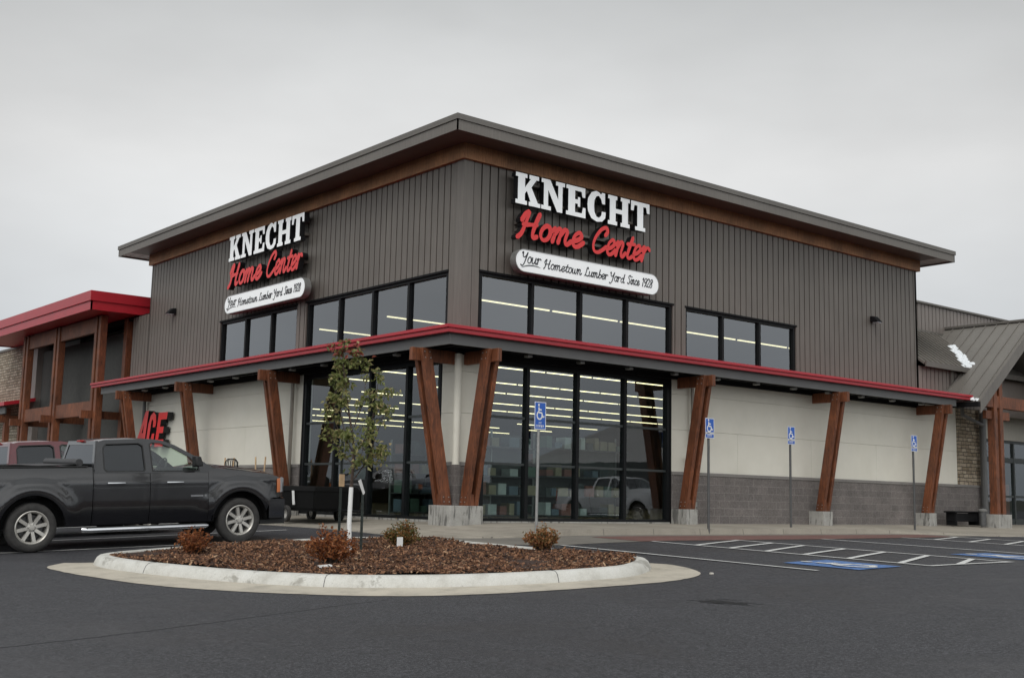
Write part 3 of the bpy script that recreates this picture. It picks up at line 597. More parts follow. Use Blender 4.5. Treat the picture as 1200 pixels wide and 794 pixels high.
def stake(a, d, h, label, name='tree_stake'):
    p = tp(a, d, 0); z0 = mz(p.x, p.y)-.05; mb = M(); mb.box((p.x-.022, p.y-.004, z0), (p.x+.022, p.y+.004, z0+h)); mb.box((p.x-.004, p.y, z0), (p.x+.004, p.y+.03, z0+h))
    for k in range(int(h/.09)): mb.box((p.x-.01, p.y-.012, z0+.05+k*.09), (p.x+.01, p.y-.003, z0+.075+k*.09))
    o = mb.build(name, 'stake', origin=(p.x, p.y, z0)); tag(o, label, 'stake', 'steel posts steadying the sapling'); return p, z0
p, z0 = stake(-.22, .35, 1.75, 'taller dark steel stake left of the sapling')
tag(M().box((p.x-.045, p.y-.03, z0+1.05), (p.x+.045, p.y-.012, z0+1.24)).build('cardboard_tag', 'raw_wood', origin=(p.x, p.y, z0+1.05)), 'tan tag tied to the taller tree stake', 'tag')
p, z0 = stake(.16, .1, .98, 'shorter dark steel stake right of the sapling')
tag(M().hexa([(p.x-.01, p.y-.03, z0+.92), (p.x+.02, p.y-.03, z0+.95), (p.x+.02, p.y-.02, z0+.95), (p.x-.01, p.y-.02, z0+.92), (p.x-.13, p.y-.06, z0+1.13), (p.x-.08, p.y-.06, z0+1.16), (p.x-.08, p.y-.05, z0+1.16), (p.x-.13, p.y-.05, z0+1.13)]).build('tie_strap', 'white_plastic', origin=(p.x, p.y, z0+.95)), 'white tie strap between sapling and shorter stake', 'strap')

# ------------------------------------------------------------------ the store
L1, L2 = 17.81, 18.68; HW = 8.23
store = thing('store_building', 'large corner store with brown metal siding and a red edged canopy', 'building')
fR = lambda a, d, z: (a, -d, z)
fL = lambda a, d, z: (-d, a, z)
def wb(mb, fn, a0, a1, z0, z1, d0, d1, mi=0): return mb.box(fn(a0, d0, z0), fn(a1, d1, z1), mi)
PIT = .243
def ribbed(mb, fn, a0, a1, z0, z1, holes, d0=-.06, d1=.0, start=None, pitch=PIT, gap=.040):
    k = 0; a = a0 if start is None else start
    while a < a1-.02:
        p0, p1 = a+gap/2, min(a+pitch-gap/2, a1); cuts = [(z0, z1)]
        for h0, h1, hz0, hz1 in holes:
            if p1 > h0+.01 and p0 < h1-.01:
                if p0 < h0-.03 or p1 > h1+.03:
                    l_, r_ = (p0, min(p1, h0)) if p0 < h0 else (max(p0, h1), p1)
                    wb(mb, fn, l_, r_, hz0, hz1, d0, d1)
                cuts = [c for z_ in cuts for c in ((z_[0], min(z_[1], hz0)), (max(z_[0], hz1), z_[1])) if c[1]-c[0] > .02]
        for c in cuts: wb(mb, fn, p0, p1, c[0], c[1], d0, d1)
        a += pitch
WZ0, WZ1 = 4.30, 5.68
HOL = [(.545, 6.99, WZ0, WZ1), (7.49, 12.25, WZ0, WZ1)]
for fn, L in ((fR, L2), (fL, L1)):
    mb = M(); ribbed(mb, fn, .27, L-.0, 3.9, HW, HOL, start=.27)
    wb(mb, fn, -.0 if fn is fL else .002, .25, 3.9, HW, -.2, .004)
    # backing behind the ribs, cut round the windows
    for a0, a1, z0, z1 in ((0.1, L-.05, WZ1, HW), (.1, L-.05, 3.6, WZ0), (.1, .545, WZ0, WZ1), (6.99, 7.49, WZ0, WZ1), (12.25, L-.05, WZ0, WZ1)): wb(mb, fn, a0, a1, z0, z1, -.25, -.052)
    mb.build('upper_wall', 'siding', store)
M().box((-.012, -.012, 3.9), (.0, .27, HW)).box((0.0, -.012, 3.9), (.27, .0, HW)).build('corner_trim', 'trim', store)
M().box((L2-.1, .0, 3.9), (L2, 2.0, HW)).box((0, L1-.1, 3.9), (8, L1, HW)).build('side_wall', 'siding', store)
# lower walls: white panels over split-face block, cut round the shop windows
SW0, SW1 = .68, 6.88
for fn, L, pan_e in ((fR, 20.9, [7.2, 9.6, 12.9, 16.2, 20.9]), (fL, 17.6, [7.2, 10.2, 13.2, 17.6])):
    mb = M(); mb2 = M()
    wb(mb, fn, SW1, L, 1.30, 3.95, -.25, -.03, 0)
    g_ = .0035
    for z0, z1 in ((1.33, 2.42-g_), (2.42+g_, 3.35-g_), (3.35+g_, 3.94)):
        wb(mb, fn, .201 if fn is fR else .0, SW0-.06, z0, z1, -.2, 0)
        es = [SW1+.06]+([e_ for e_ in pan_e[1:-1]] if z1 < 2.5 else [])+[L]
        for a0, a1 in zip(es, es[1:]): wb(mb, fn, a0+(g_ if a0 > 7.2 else 0), a1-g_, z0, z1, -.06, 0)
    mb.build('stucco_wall', 'stucco', store)
    for a0, a1 in ((.0, SW0-.06), (SW1+.06, L+(1.6 if fn is fR else 0))):
        wb(mb2, fn, (a0-.05 if fn is fL else .201) if a0 == 0 else a0, a1, -.3, 1.24, -.2, .05)
    mb2.build('block_base', 'block', store)
    mc = M()
    for a0, a1 in ((.0, SW0-.06), (SW1+.06, L+(1.6 if fn is fR else 0))): wb(mc, fn, (a0-.075 if fn is fL else .101) if a0 == 0 else a0, a1, 1.24, 1.325, -.1, .075)
    mc.build('block_cap', 'cap', store, bevel=.01)
M().box((20.9, -.03, 1.325), (22.35, .4, 3.9)).build('stone_pier', 'stone', store)
# shop windows
def frame_set(fn, name, a0, a1, z0, z1, vm, hm, mat_g, fw=.07, vmat='win_frame', dep=.10, dpt=-.06):
    mb = M(); d0, d1 = dpt-dep, dpt+.06
    wb(mb, fn, a0, a0+fw, z0, z1, d0, d1); wb(mb, fn, a1-fw, a1, z0, z1, d0, d1); wb(mb, fn, a0+fw, a1-fw, z1-fw*.7, z1, d0, d1); wb(mb, fn, a0+fw, a1-fw, z0, z0+fw*.7, d0, d1)
    for v_ in vm: wb(mb, fn, v_-fw/2, v_+fw/2, z0+fw*.7, z1-fw*.7, d0, d1-.003)
    W_ = mb.build(name, vmat, store)
    ed = [a0]+list(vm)+[a1]; he = [z0]+list(hm)+[z1]
    if hm:
        mh = M()
        for h in hm:
            for e0, e1 in zip(ed, ed[1:]): wb(mh, fn, e0+fw/2, e1-fw/2, h-.028, h+.028, dpt-.05, dpt+.02)
        mh.build('rail', 'rail', W_)
    for e0, e1 in zip(ed, ed[1:]):
        for h0, h1 in zip(he, he[1:]):
            mg = M(); wb(mg, fn, e0+.02, e1-.02, h0+.015, h1-.015, dpt-.022, dpt-.015); mg.build('pane', mat_g, W_)
    return W_
for fn in (fR, fL):
    frame_set(fn, 'shop_window', SW0, SW1, .03, 3.66, [2.05, 3.65, 5.27], [1.33, 2.40], 'glass', fw=.095)
    mb = M(); wb(mb, fn, SW0-.06, SW0, 0, 3.9, -.2, .01); wb(mb, fn, SW1, SW1+.06, 0, 3.9, -.2, .01); wb(mb, fn, SW0, SW1, 3.66, 3.9, -.2, -.0); mb.build('window_surround', 'black', store)
    mb = M(); wb(mb, fn, SW0, SW1, -.02, .03, -.2, .02); mb.build('window_sill', 'plinth', store)
    frame_set(fn, 'upper_window', .545, 6.99, WZ0, WZ1, [2.17, 3.74, 5.34], [], 'glass_up', fw=.085, dpt=-.10, dep=.08)
    frame_set(fn, 'upper_window', 7.49, 12.25, WZ0, WZ1, [9.05, 10.64], [], 'glass_up', fw=.085, dpt=-.10, dep=.08)
    mb = M(); wb(mb, fn, .5, 7.03, WZ1, WZ1+.05, -.15, .012); wb(mb, fn, 7.45, 12.29, WZ1, WZ1+.05, -.15, .012); mb.build('window_head', 'black', store)
# roof
OV, FT, FB, FM = .916, 8.903, 8.54, 8.775
rf = M(); rf.box((-OV, -OV, FM), (L2+OV, L1+OV, FT)); roof = rf.build('roof', 'fascia', store)
M().box((-OV+.03, -OV+.03, FB), (L2+OV-.03, -OV+.06, FM-.004)).box((-OV+.03, -OV+.03, FB), (-OV+.06, L1+OV-.03, FM-.004)).box((L2+OV-.06, -OV+.03, FB), (L2+OV-.03, L1+OV-.03, FM-.004)).box((-OV+.03, L1+OV-.06, FB), (L2+OV-.03, L1+OV-.03, FM-.004)).build('fascia', 'trim', roof)
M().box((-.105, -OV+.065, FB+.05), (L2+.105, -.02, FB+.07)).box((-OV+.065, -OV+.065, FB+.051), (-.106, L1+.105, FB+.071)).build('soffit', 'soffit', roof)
mb = M()
for k in range(8):
    mb.box((L2+.107, -OV+.07+k*.3, FB+.05), (L2+OV-.07, -OV+.07+k*.3+.28, FB+.07))
    mb.box((-OV+.07+k*.3, L1+.107, FB+.05), (-OV+.07+k*.3+.28, L1+OV-.07, FB+.07))
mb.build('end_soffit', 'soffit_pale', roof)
M().box((-.1, -.1, HW), (L2+.1, -.0, FB+.05)).box((-.1, -.001, HW), (0, L1+.1, FB+.05)).box((L2, 0, HW), (L2+.1, 2.0, FB+.05)).box((-.0, L1, HW), (8, L1+.1, FB+.05)).build('eave_beam', 'wood2', roof)
M().box((.1, .1, 5.912), (L2-.15, L1-.15, 5.962)).build('upper_ceiling', 'ceiling', store)
# canopy
CL, CR = 19.6, 19.83
cp_ = M(); lip = .165
def lring(mb, d0, d1, z0, z1, zz=None, e0=0, e1=0, mi=0):
    # a strip that runs down the left face and along the right face, mitred at the corner
    a = [(-d1, CL-e0), (-d1, -d1), (CR-e1, -d1)]; b = [(-d0, CL-e0), (-d0, -d0), (CR-e1, -d0)]; z2, z3 = zz or (z0, z1)
    for i in (0, 1): mb.hexa([(*a[i], z0), (*a[i+1], z0), (*b[i+1], z2), (*b[i], z2), (*a[i], z1), (*a[i+1], z1), (*b[i+1], z3), (*b[i], z3)], mi)
lring(cp_, .0, 1.16, 4.10, 4.155, (4.22, 4.27)); canopy = cp_.build('canopy_roof', 'red', store)
mb = M(); lring(mb, 1.161, 1.24, 4.092, 4.163); lring(mb, 1.10, 1.20, 4.0, 4.09); mb.build('red_edge', 'red', canopy, bevel=.008)
mb = M(); lring(mb, .98, 1.04, 3.77, 4.02, e0=.55, e1=.7); mb.build('grey_beam', 'grey_beam', canopy)
mb = M(); lring(mb, .01, .975, 3.985, 4.0, e0=.4, e1=.4); lring(mb, .02, .12, 3.72, 3.97, e0=1.2, e1=1.0); lring(mb, .55, .62, 3.80, 3.96, e0=.9, e1=.9); mb.build('canopy_soffit', 'black', canopy)
for k in range(11):
    for fn in (fR, fL):
        if k > 9 and fn is fL: continue
        mb = M(); a = 1.4+k*1.62; wb(mb, fn, a-.07, a+.07, 3.72, 3.79, .66, .82); o = mb.build('canopy_downlight', 'galv', canopy, bevel=.015)
# leaning twin timber columns on plinths
def column(fn, a, db=.38, dt=1.0, bar=(.09, 1.3), top=3.76):
    grp = M(); mb = M()
    c_ = None; parts = []
    for s_ in (-1, 1):
        a0, a1 = (a+s_*.06, a+s_*.17); 
        mb = M(); lo = [fn(a0, db-.13, .37), fn(a1, db-.13, .37), fn(a1, db+.13, .37), fn(a0, db+.13, .37)]; hi = [fn(a0, dt-.13, top), fn(a1, dt-.13, top), fn(a1, dt+.13, top), fn(a0, dt+.13, top)]
        mb.hexa(lo+hi); parts.append(mb)
    c_ = parts[0].build('timber_column', 'wood', store, bevel=.012)
    parts[1].build('twin_timber', 'wood', c_, bevel=.012)
    mb = M(); wb(mb, fn, a-.057, a+.057, 3.48, 3.765, bar[0], bar[1]); mb.build('cross_beam', 'wood', c_, bevel=.008)
    mb = M(); t_ = .35; dm = db+(dt-db)*.08; wb(mb, fn, a-.056, a+.056, .37, .62, db-.1, db+.12); mb.build('spacer_block', 'wood', c_)
    mb = M()
    for z_ in (.45, .55, 3.55, 3.68):
        dd = db+(dt-db)*(z_-.37)/(top-.37)
        for s_ in (-.07, .07): wb(mb, fn, a-.18, a+.18, z_-.012, z_+.012, dd+s_-.012, dd+s_+.012)
    mb.build('bolt', 'galv', c_)
    return c_
for a in (7.12, 12.9, 18.4):
    column(fR, a); mb = M(); wb(mb, fR, a-.22, a+.22, -.3, .37, .05, .56); mb.build('column_plinth', 'plinth', store, bevel=.01)
for a in (7.05, 12.32, 17.0):
    column(fL, a); mb = M(); wb(mb, fL, a-.22, a+.22, -.3, .37, .05, .56); mb.build('column_plinth', 'plinth', store, bevel=.01)
column(fR, .12, db=.33, dt=1.0); column(fL, .02, db=.33, dt=1.0)
mb = M(); mb.box((-.52, -.52, -.3), (.38, .0, .37)); mb.box((-.521, -.001, -.3), (-.0, .28, .371)); mb.build('corner_plinth', 'plinth', store, bevel=.012)
M().box((-.16, -.16, .37), (.0, .0, 1.26)).build('corner_block_pier', 'block', store)
M().tube([(-.08, -.08, 1.26), (-.08, -.08, 3.72)], .085, 16).build('corner_pipe', 'stucco', store, smooth=True)
# downspouts
mb = M(); mb.tube([(7.62, -.5, 3.74), (7.62, -.12, 3.55), (7.62, -.12, 2.0)], .045, 8); mb.tube([(7.42, -.14, 1.72), (7.62, -.14, 1.50), (7.66, -.14, 1.3), (7.66, -.14, 0)], .055, 8); mb.build('downspout', 'downspout', store)
M().tube([(-.5, 6.9+.42, 3.74), (-.12, 7.32, 3.5), (-.12, 7.32, 0)], .05, 8).build('downspout', 'downspout', store)
M().tube([(-.12, 17.45, 3.9), (-.12, 17.45, 0)], .06, 8).build('downspout', 'grey_beam', store)
M().box((7.75, -.13, .43), (7.81, -.051, .56)).build('hose_bib', 'galv', store)

# interior
it = M(); it.box((.3, .3, -.05), (44, 52, -.0)); it.build('shop_floor', 'store_floor', store)
it = M(); it.box((.3, 51.5, 0), (44, 51.8, 5.9)); it.box((44, .3, 0), (44.2, 51.5, 5.9)); it.box((.28, 7.0, 0), (.34, 17.4, 3.7)); it.box((.28, 17.4, 0), (.34, 52, 6.2)); it.box((7.0, .28, 0), (18.5, .34, 3.7)); it.box((18.5, .28, 0), (22.4, .34, 3.7)); it.box((27, .6, 0), (44, .7, 5.9)); it.build('shop_inner_wall', 'interior', store)
it = M(); it.box((.31, L1-.2, 5.9), (44, 51.5, 5.95)); it.box((L2-.2, 2.25, 5.9), (44, L1-.2, 5.95)); it.build('shop_ceiling', 'ceiling', store)

# right: taller rear wing, shed roof, gabled entrance
wg = M(); ribbed(wg, lambda a, d, z: (a, 1.9-d, z), L2, 46, 4.2, 7.80, [], d0=-.05, d1=0, gap=.04); wg.box((L2-.1, 1.96, 3.9), (46, 2.2, 7.75)); wg.box((L2-.1, 2.2, 7.66), (46, 52.5, 7.74)); wg.box((45.8, 2.2, 0), (46, 52.5, 7.65)); wing = wg.build('rear_wing', 'rear_siding', store)
M().box((L2, 1.82, 7.80), (46, 2.0, 7.87)).build('wing_coping', 'fascia', wing)
lw = M(); ribbed(lw, fR, L2, 22.3, 3.9, 5.12, [], gap=.04); lw.box((L2, .06, 3.8), (46, .3, 5.1)); lw.build('low_front_wall', 'rear_siding', wing)
M().box((20.55, -.07, 4.2), (20.72, -.01, 5.15)).build('downspout', 'fascia', wing)
def slab(mb, p, nrm_t): # p: 4 points of the upper face, thickness downwards
    P = [Vector(a) for a in p]; n_ = (P[1]-P[0]).cross(P[3]-P[0]).normalized()
    if n_.z < 0: n_ = -n_
    mb.hexa([tuple(a-n_*nrm_t) for a in P]+[tuple(a) for a in P])
def seam(mb, p, q_, h=.035, w_=.03):
    P, Q = Vector(p), Vector(q_); d = (Q-P).normalized(); s_ = d.cross(Vector((0, 0, 1))).normalized()*w_/2; n_ = s_.cross(d).normalized()*h
    if n_.z < 0: n_ = -n_
    mb.hexa([tuple(P-s_), tuple(P+s_), tuple(Q+s_), tuple(Q-s_), tuple(P-s_+n_), tuple(P+s_+n_), tuple(Q+s_+n_), tuple(Q-s_+n_)])
sr = M(); slab(sr, [(L2, -.25, 5.22), (26, -.25, 5.22), (26, 1.9, 6.78), (L2, 1.9, 6.78)], .08)
for k in range(14): seam(sr, (L2+.15+k*.31, -.25, 5.22), (L2+.15+k*.31, 1.9, 6.78), .05, .03)
shed = sr.build('shed_roof', 'seam_roof', wing); M().box((L2, -.30, 5.08), (26, -.25, 5.25)).box((L2, 1.83, 6.74), (26, 1.9, 6.83)).build('gutter', 'fascia', shed)
# gable porch: ridge along Y
ex, ez_, rx_, rz_, yf, yb = 19.72, 3.95, 23.72, 7.05, -1.5, 4.0
pr = M(); slab(pr, [(ex, yf, ez_), (rx_, yf, rz_), (rx_, yb, rz_), (ex, yb, ez_)], .1); slab(pr, [(2*rx_-ex, yf, ez_), (rx_, yf, rz_), (rx_, yb, rz_), (2*rx_-ex, yb, ez_)], .1)
for k in range(13):
    for sx in (0, 1): seam(pr, ((2*rx_-ex) if sx else ex, yf+.12+k*.42, ez_), (rx_, yf+.12+k*.42, rz_))
porch = pr.build('porch_roof', 'seam_roof', store)
rk = M()
for sx in (0, 1):
    e0 = (2*rx_-ex) if sx else ex
    rk.hexa([(e0, yf-.05, ez_-.38), (e0, yf-.001, ez_-.38), (rx_, yf-.001, rz_-.38), (rx_, yf-.05, rz_-.38), (e0, yf-.05, ez_+.04), (e0, yf-.001, ez_+.04), (rx_, yf-.001, rz_+.04), (rx_, yf-.05, rz_+.04)])
rk.build('rake_board', 'trim', porch); M().box((rx_-.12, yf-.05, rz_-.03), (rx_+.12, yb, rz_+.05)).build('ridge_cap', 'fascia', porch)
M().box((ex-.12, yf-.04, ez_-.17), (ex+.02, 0, ez_-.02)).build('gutter', 'black', porch)
M().box((ex+.15, yf+.3, 4.0-.1), (ex+.4, .2, 4.0-.02)).build('soffit_board', 'soffit_pale', porch)
pg = M(); pg.prism([(ex+.4, 3.0), (2*rx_-ex-.4, 3.0), (2*rx_-ex-.4, 4.2), (rx_, 6.95), (ex+.4, 4.2)], [], lambda a, b: (a, .62, b), lambda a, b: (a, .45, b)); pg.box((22.4, .45, 2.95), (23.0, .6, 3.2)); gab = pg.build('gable_wall', 'lap', store)
M().box((ex+.5, yf+.12, 3.83), (2*rx_-ex-.5, yf+.32, 4.22)).build('tie_beam', 'wood', porch, bevel=.01)
for px in (21.2, 2*rx_-21.2):
    c_ = M().box((px-.36, yf+.10, .37), (px-.16, yf+.36, 4.55)).build('porch_post', 'wood', store, bevel=.012); M().box((px+.0, yf+.10, .37), (px+.2, yf+.36, 4.9)).build('twin_timber', 'wood', c_, bevel=.012)
    
    M().box((px-.75, yf+.17, 3.45), (px+.75, yf+.30, 3.72)).build('cross_beam', 'wood', c_, bevel=.008)
    M().box((px-.50, yf-.02, -.3), (px+.32, yf+.62, .37)).build('post_plinth', 'plinth', c_, bevel=.01)
M().box((rx_-.1, yf+.12, 4.22), (rx_+.1, yf+.32, 6.6)).build('king_post', 'wood', porch)
# entrance door wall
ent = M(); ent.box((22.36, .02, -.1), (22.5, .5, 3.1)); ent.box((22.36, .5, 2.9), (27.2, .6, 3.05)); 
for vx in (22.5, 23.1, 24.35, 25.6, 26.85): ent.box((vx, .48, 0), (vx+.09, .62, 2.9))
ent.box((22.5, .49, 2.2), (26.9, .61, 2.38)); ent.box((22.5, .495, .95), (26.9, .605, 1.03)); ent.box((22.5, .497, 0), (26.9, .603, .2)); en = ent.build('entrance', 'rail', store)
M().box((22.55, .54, .1), (26.9, .55, 2.9)).build('pane', 'glass', en)
M().tube([(22.25, -.2, 3.9), (22.25, -.2, 0)], .11, 10).build('downspout', 'grey_beam', store)
M().tube([(20.7, -.35, 3.9), (20.7, -.35, 3.62), (22.2, -.25, 3.35)], .06, 8).build('downspout', 'grey_beam', store)

# left: lower batten return and red-roofed portico
lf = M(); ribbed(lf, fL, L1, 19.2, 3.9, 6.55, [], gap=.04); lf.box((.06, L1, 0), (1.15, 19.2, 6.5)); lf.build('link_wall', 'siding', store)
M().box((.0, 17.6, -.2), (.3, 19.2, 3.95)).build('link_lower_wall', 'lap', store)
rw = M(); rw.box((.85, 19.2, 0), (1.15, 31, 6.6))
for k in range(33): rw.hexa([(.79, 19.2, k*.2), (.85, 19.2, k*.2), (.85, 31, k*.2), (.79, 31, k*.2), (.84, 19.2, k*.2+.2), (.85, 19.2, k*.2+.2), (.85, 31, k*.2+.2), (.84, 31, k*.2+.2)])
rw.build('recess_wall', 'lap', store)
pr = M(); pr.box((-1.78, 18.6, 6.90), (4, 32.6, 7.25)); red_roof = pr.build('portico_roof', 'red', store, bevel=.01); M().box((-1.6, 18.75, 7.252), (4, 32.4, 7.27)).build('bounce_membrane', 'soffit_pale', red_roof)  # pale sheet on the unseen top, added to bounce light onto the end soffit
M().box((-1.73, 18.65, 6.60), (4, 18.70, 6.896)).box((-1.73, 18.65, 6.60), (-1.68, 32.5, 6.896)).box((-1.73, 32.5, 6.6), (4, 32.55, 6.896)).build('lower_fascia', 'red', red_roof)
M().box((-1.67, 18.71, 6.63), (4, 32.4, 6.66)).build('portico_soffit', 'red', red_roof)
for y_ in (20.05, 24.3, 28.0):
    c_ = M().box((-.95, y_-.30, -.1), (-.70, y_-.10, 6.6)).build('portico_post', 'wood', store, bevel=.012); M().box((-.95, y_+.08, -.1), (-.70, y_+.28, 6.6)).build('twin_timber', 'wood', c_, bevel=.012)
    if y_ < 21: M().box((.0, y_-.28, -.1), (.25, y_+.0, 6.6)).build('rear_timber', 'wood', c_, bevel=.012)
    M().box((-1.35, y_-.08, 2.98), (.6, y_+.06, 3.25)).build('cross_beam', 'wood', c_)
for z0, z1 in ((3.12, 3.62), (6.05, 6.58)): M().box((-.90, 20.3, z0), (-.76, 27.8, z1)).build('long_beam', 'wood', red_roof)
M().box((.3, 25.6, 0), (.78, 26.6, 3.7)).build('stone_pier', 'stone', store)
en2 = M()
for y_ in (20.6, 21.2, 21.9, 22.9, 24.0, 25.2): en2.box((.70, y_, 0), (.80, y_+.08, 2.75))
en2.box((.69, 20.6, 2.72), (.81, 25.4, 2.9)); en2.box((.71, 20.6, 2.1), (.795, 25.3, 2.2)); e2 = en2.build('side_entrance', 'rail', store); M().box((.74, 20.7, 0), (.75, 25.3, 2.8)).build('pane', 'tint', e2)
M().box((.6, 26.2, 3.75), (.78, 29.4, 6.58)).build('pale_panel_wall', 'soffit_pale', store)
fw_ = M(); fw_.box((0, 31.2, -.1), (1.5, 52.4, 6.55)); far = fw_.build('far_stone_wall', 'stone_pale', store); M().box((-.06, 31.15, 6.55), (1.6, 52.5, 6.65)).build('coping', 'fascia', far)
M().box((.04, 29.6, 0), (1.5, 31.2, 6.45)).build('far_siding', 'rear_siding', store)
fc = M(); fc.hexa([(-1.24, 29.3, 3.85), (-1.24, 44, 3.85), (0, 44, 4.1), (0, 29.3, 4.1), (-1.24, 29.3, 4.0), (-1.24, 44, 4.0), (0, 44, 4.25), (0, 29.3, 4.25)]); fcn = fc.build('far_canopy', 'red', store); M().box((-1.04, 29.8, 3.55), (-.98, 44, 3.86)).build('grey_beam', 'grey_beam', fcn); M().box((-1.2, 30.2, 3.2), (-.1, 30.35, 3.5)).box((-.9, 30.15, 0), (-.7, 30.4, 3.8)).build('timber_column', 'wood', fcn)
M().box((.05, L1+.2, 6.5), (45.7, 52.4, 6.6)).build('rear_roof', 'black', store)
# snow in the valley
random.seed(3); sn = M(); 
def porch_z(x): return ez_+(x-ex)/(rx_-ex)*(rz_-ez_)
def shed_z(y): return 5.22+(y+.25)*.7256
for k in range(240):
    t = random.random()**1.1; y_ = -.22+1.35*t; x_ = ex+(shed_z(y_)-ez_)/(rz_-ez_)*(rx_-ex)+random.gauss(0, .03+.08*(1-t)); z_ = max(porch_z(x_), shed_z(y_)); r_ = random.uniform(.05, .12)
    sn.lathe([(0, .07), (r_*.6, .06), (r_, .02), (r_*1.1, -.04)], 7, 'z', (x_, y_+random.gauss(0, .04), z_))
for k in range(14): sn.lathe([(0, .07), (.06, .05), (.09, -.03)], 7, 'z', (ex+.05+random.random()*.2, yf+.05+random.random()*.7, ez_+.02+random.random()*.08))
o = sn.build('snow_patch', 'snow', smooth=True, origin=(22.4, .3, 5.2)); o['kind'] = 'stuff'; o['label'] = 'leftover white snow in the roof valley above the right entrance'; o['category'] = 'snow'

# ------------------------------------------------------------------ lettering
SLAB = {   # heavy slab-serif capitals, 0..1 high
 'K': (.98, [[(0,0),(.46,0),(.46,.13),(.37,.13),(.37,.36),(.45,.46),(.60,.13),(.53,.13),(.53,0),(1.0,0),(1.0,.13),(.90,.13),(.63,.60),(.83,.87),(.93,.87),(.93,1),(.54,1),(.54,.87),(.60,.87),(.37,.56),(.37,.87),(.46,.87),(.46,1),(0,1),(0,.87),(.09,.87),(.09,.13),(0,.13)]]),
 'N': (.98, [[(0,0),(.40,0),(.40,.13),(.28,.13),(.28,.66),(.66,0),(.88,0),(.88,.87),(.98,.87),(.98,1),(.60,1),(.60,.87),(.70,.87),(.70,.42),(.36,1),(0,1),(0,.87),(.10,.87),(.10,.13),(0,.13)]]),
 'E': (.86, [[(0,0),(.84,0),(.84,.34),(.72,.34),(.68,.14),(.38,.14),(.38,.43),(.50,.43),(.50,.34),(.60,.34),(.60,.66),(.50,.66),(.50,.57),(.38,.57),(.38,.86),(.66,.86),(.70,.68),(.82,.68),(.82,1),(0,1),(0,.87),(.09,.87),(.09,.13),(0,.13)]]),
 'C': (.86, [[(.82,.36),(.80,.16),(.66,.02),(.42,-.02),(.18,.06),(.03,.28),(0,.5),(.03,.72),(.18,.94),(.38,1.02),(.52,.99),(.60,.93),(.64,1),(.78,1),(.78,.62),(.66,.62),(.60,.78),(.50,.87),(.40,.84),(.31,.70),(.29,.5),(.31,.30),(.40,.15),(.52,.13),(.62,.22),(.64,.36)]]),
 'H': (1.0, [[(0,0),(.42,0),(.42,.13),(.35,.13),(.35,.42),(.65,.42),(.65,.13),(.58,.13),(.58,0),(1,0),(1,.13),(.92,.13),(.92,.87),(1,.87),(1,1),(.58,1),(.58,.87),(.65,.87),(.65,.57),(.35,.57),(.35,.87),(.42,.87),(.42,1),(0,1),(0,.87),(.08,.87),(.08,.13),(0,.13)]]),
 'T': (.88, [[(.20,0),(.68,0),(.68,.13),(.58,.13),(.58,.86),(.72,.86),(.76,.66),(.88,.66),(.88,1),(0,1),(0,.66),(.12,.66),(.16,.86),(.30,.86),(.30,.13),(.20,.13)]])}
O_ = [(.36,.34),(.30,.48),(.16,.50),(.04,.34),(.03,.13),(.14,0),(.28,.04),(.36,.2),(.36,.36)]
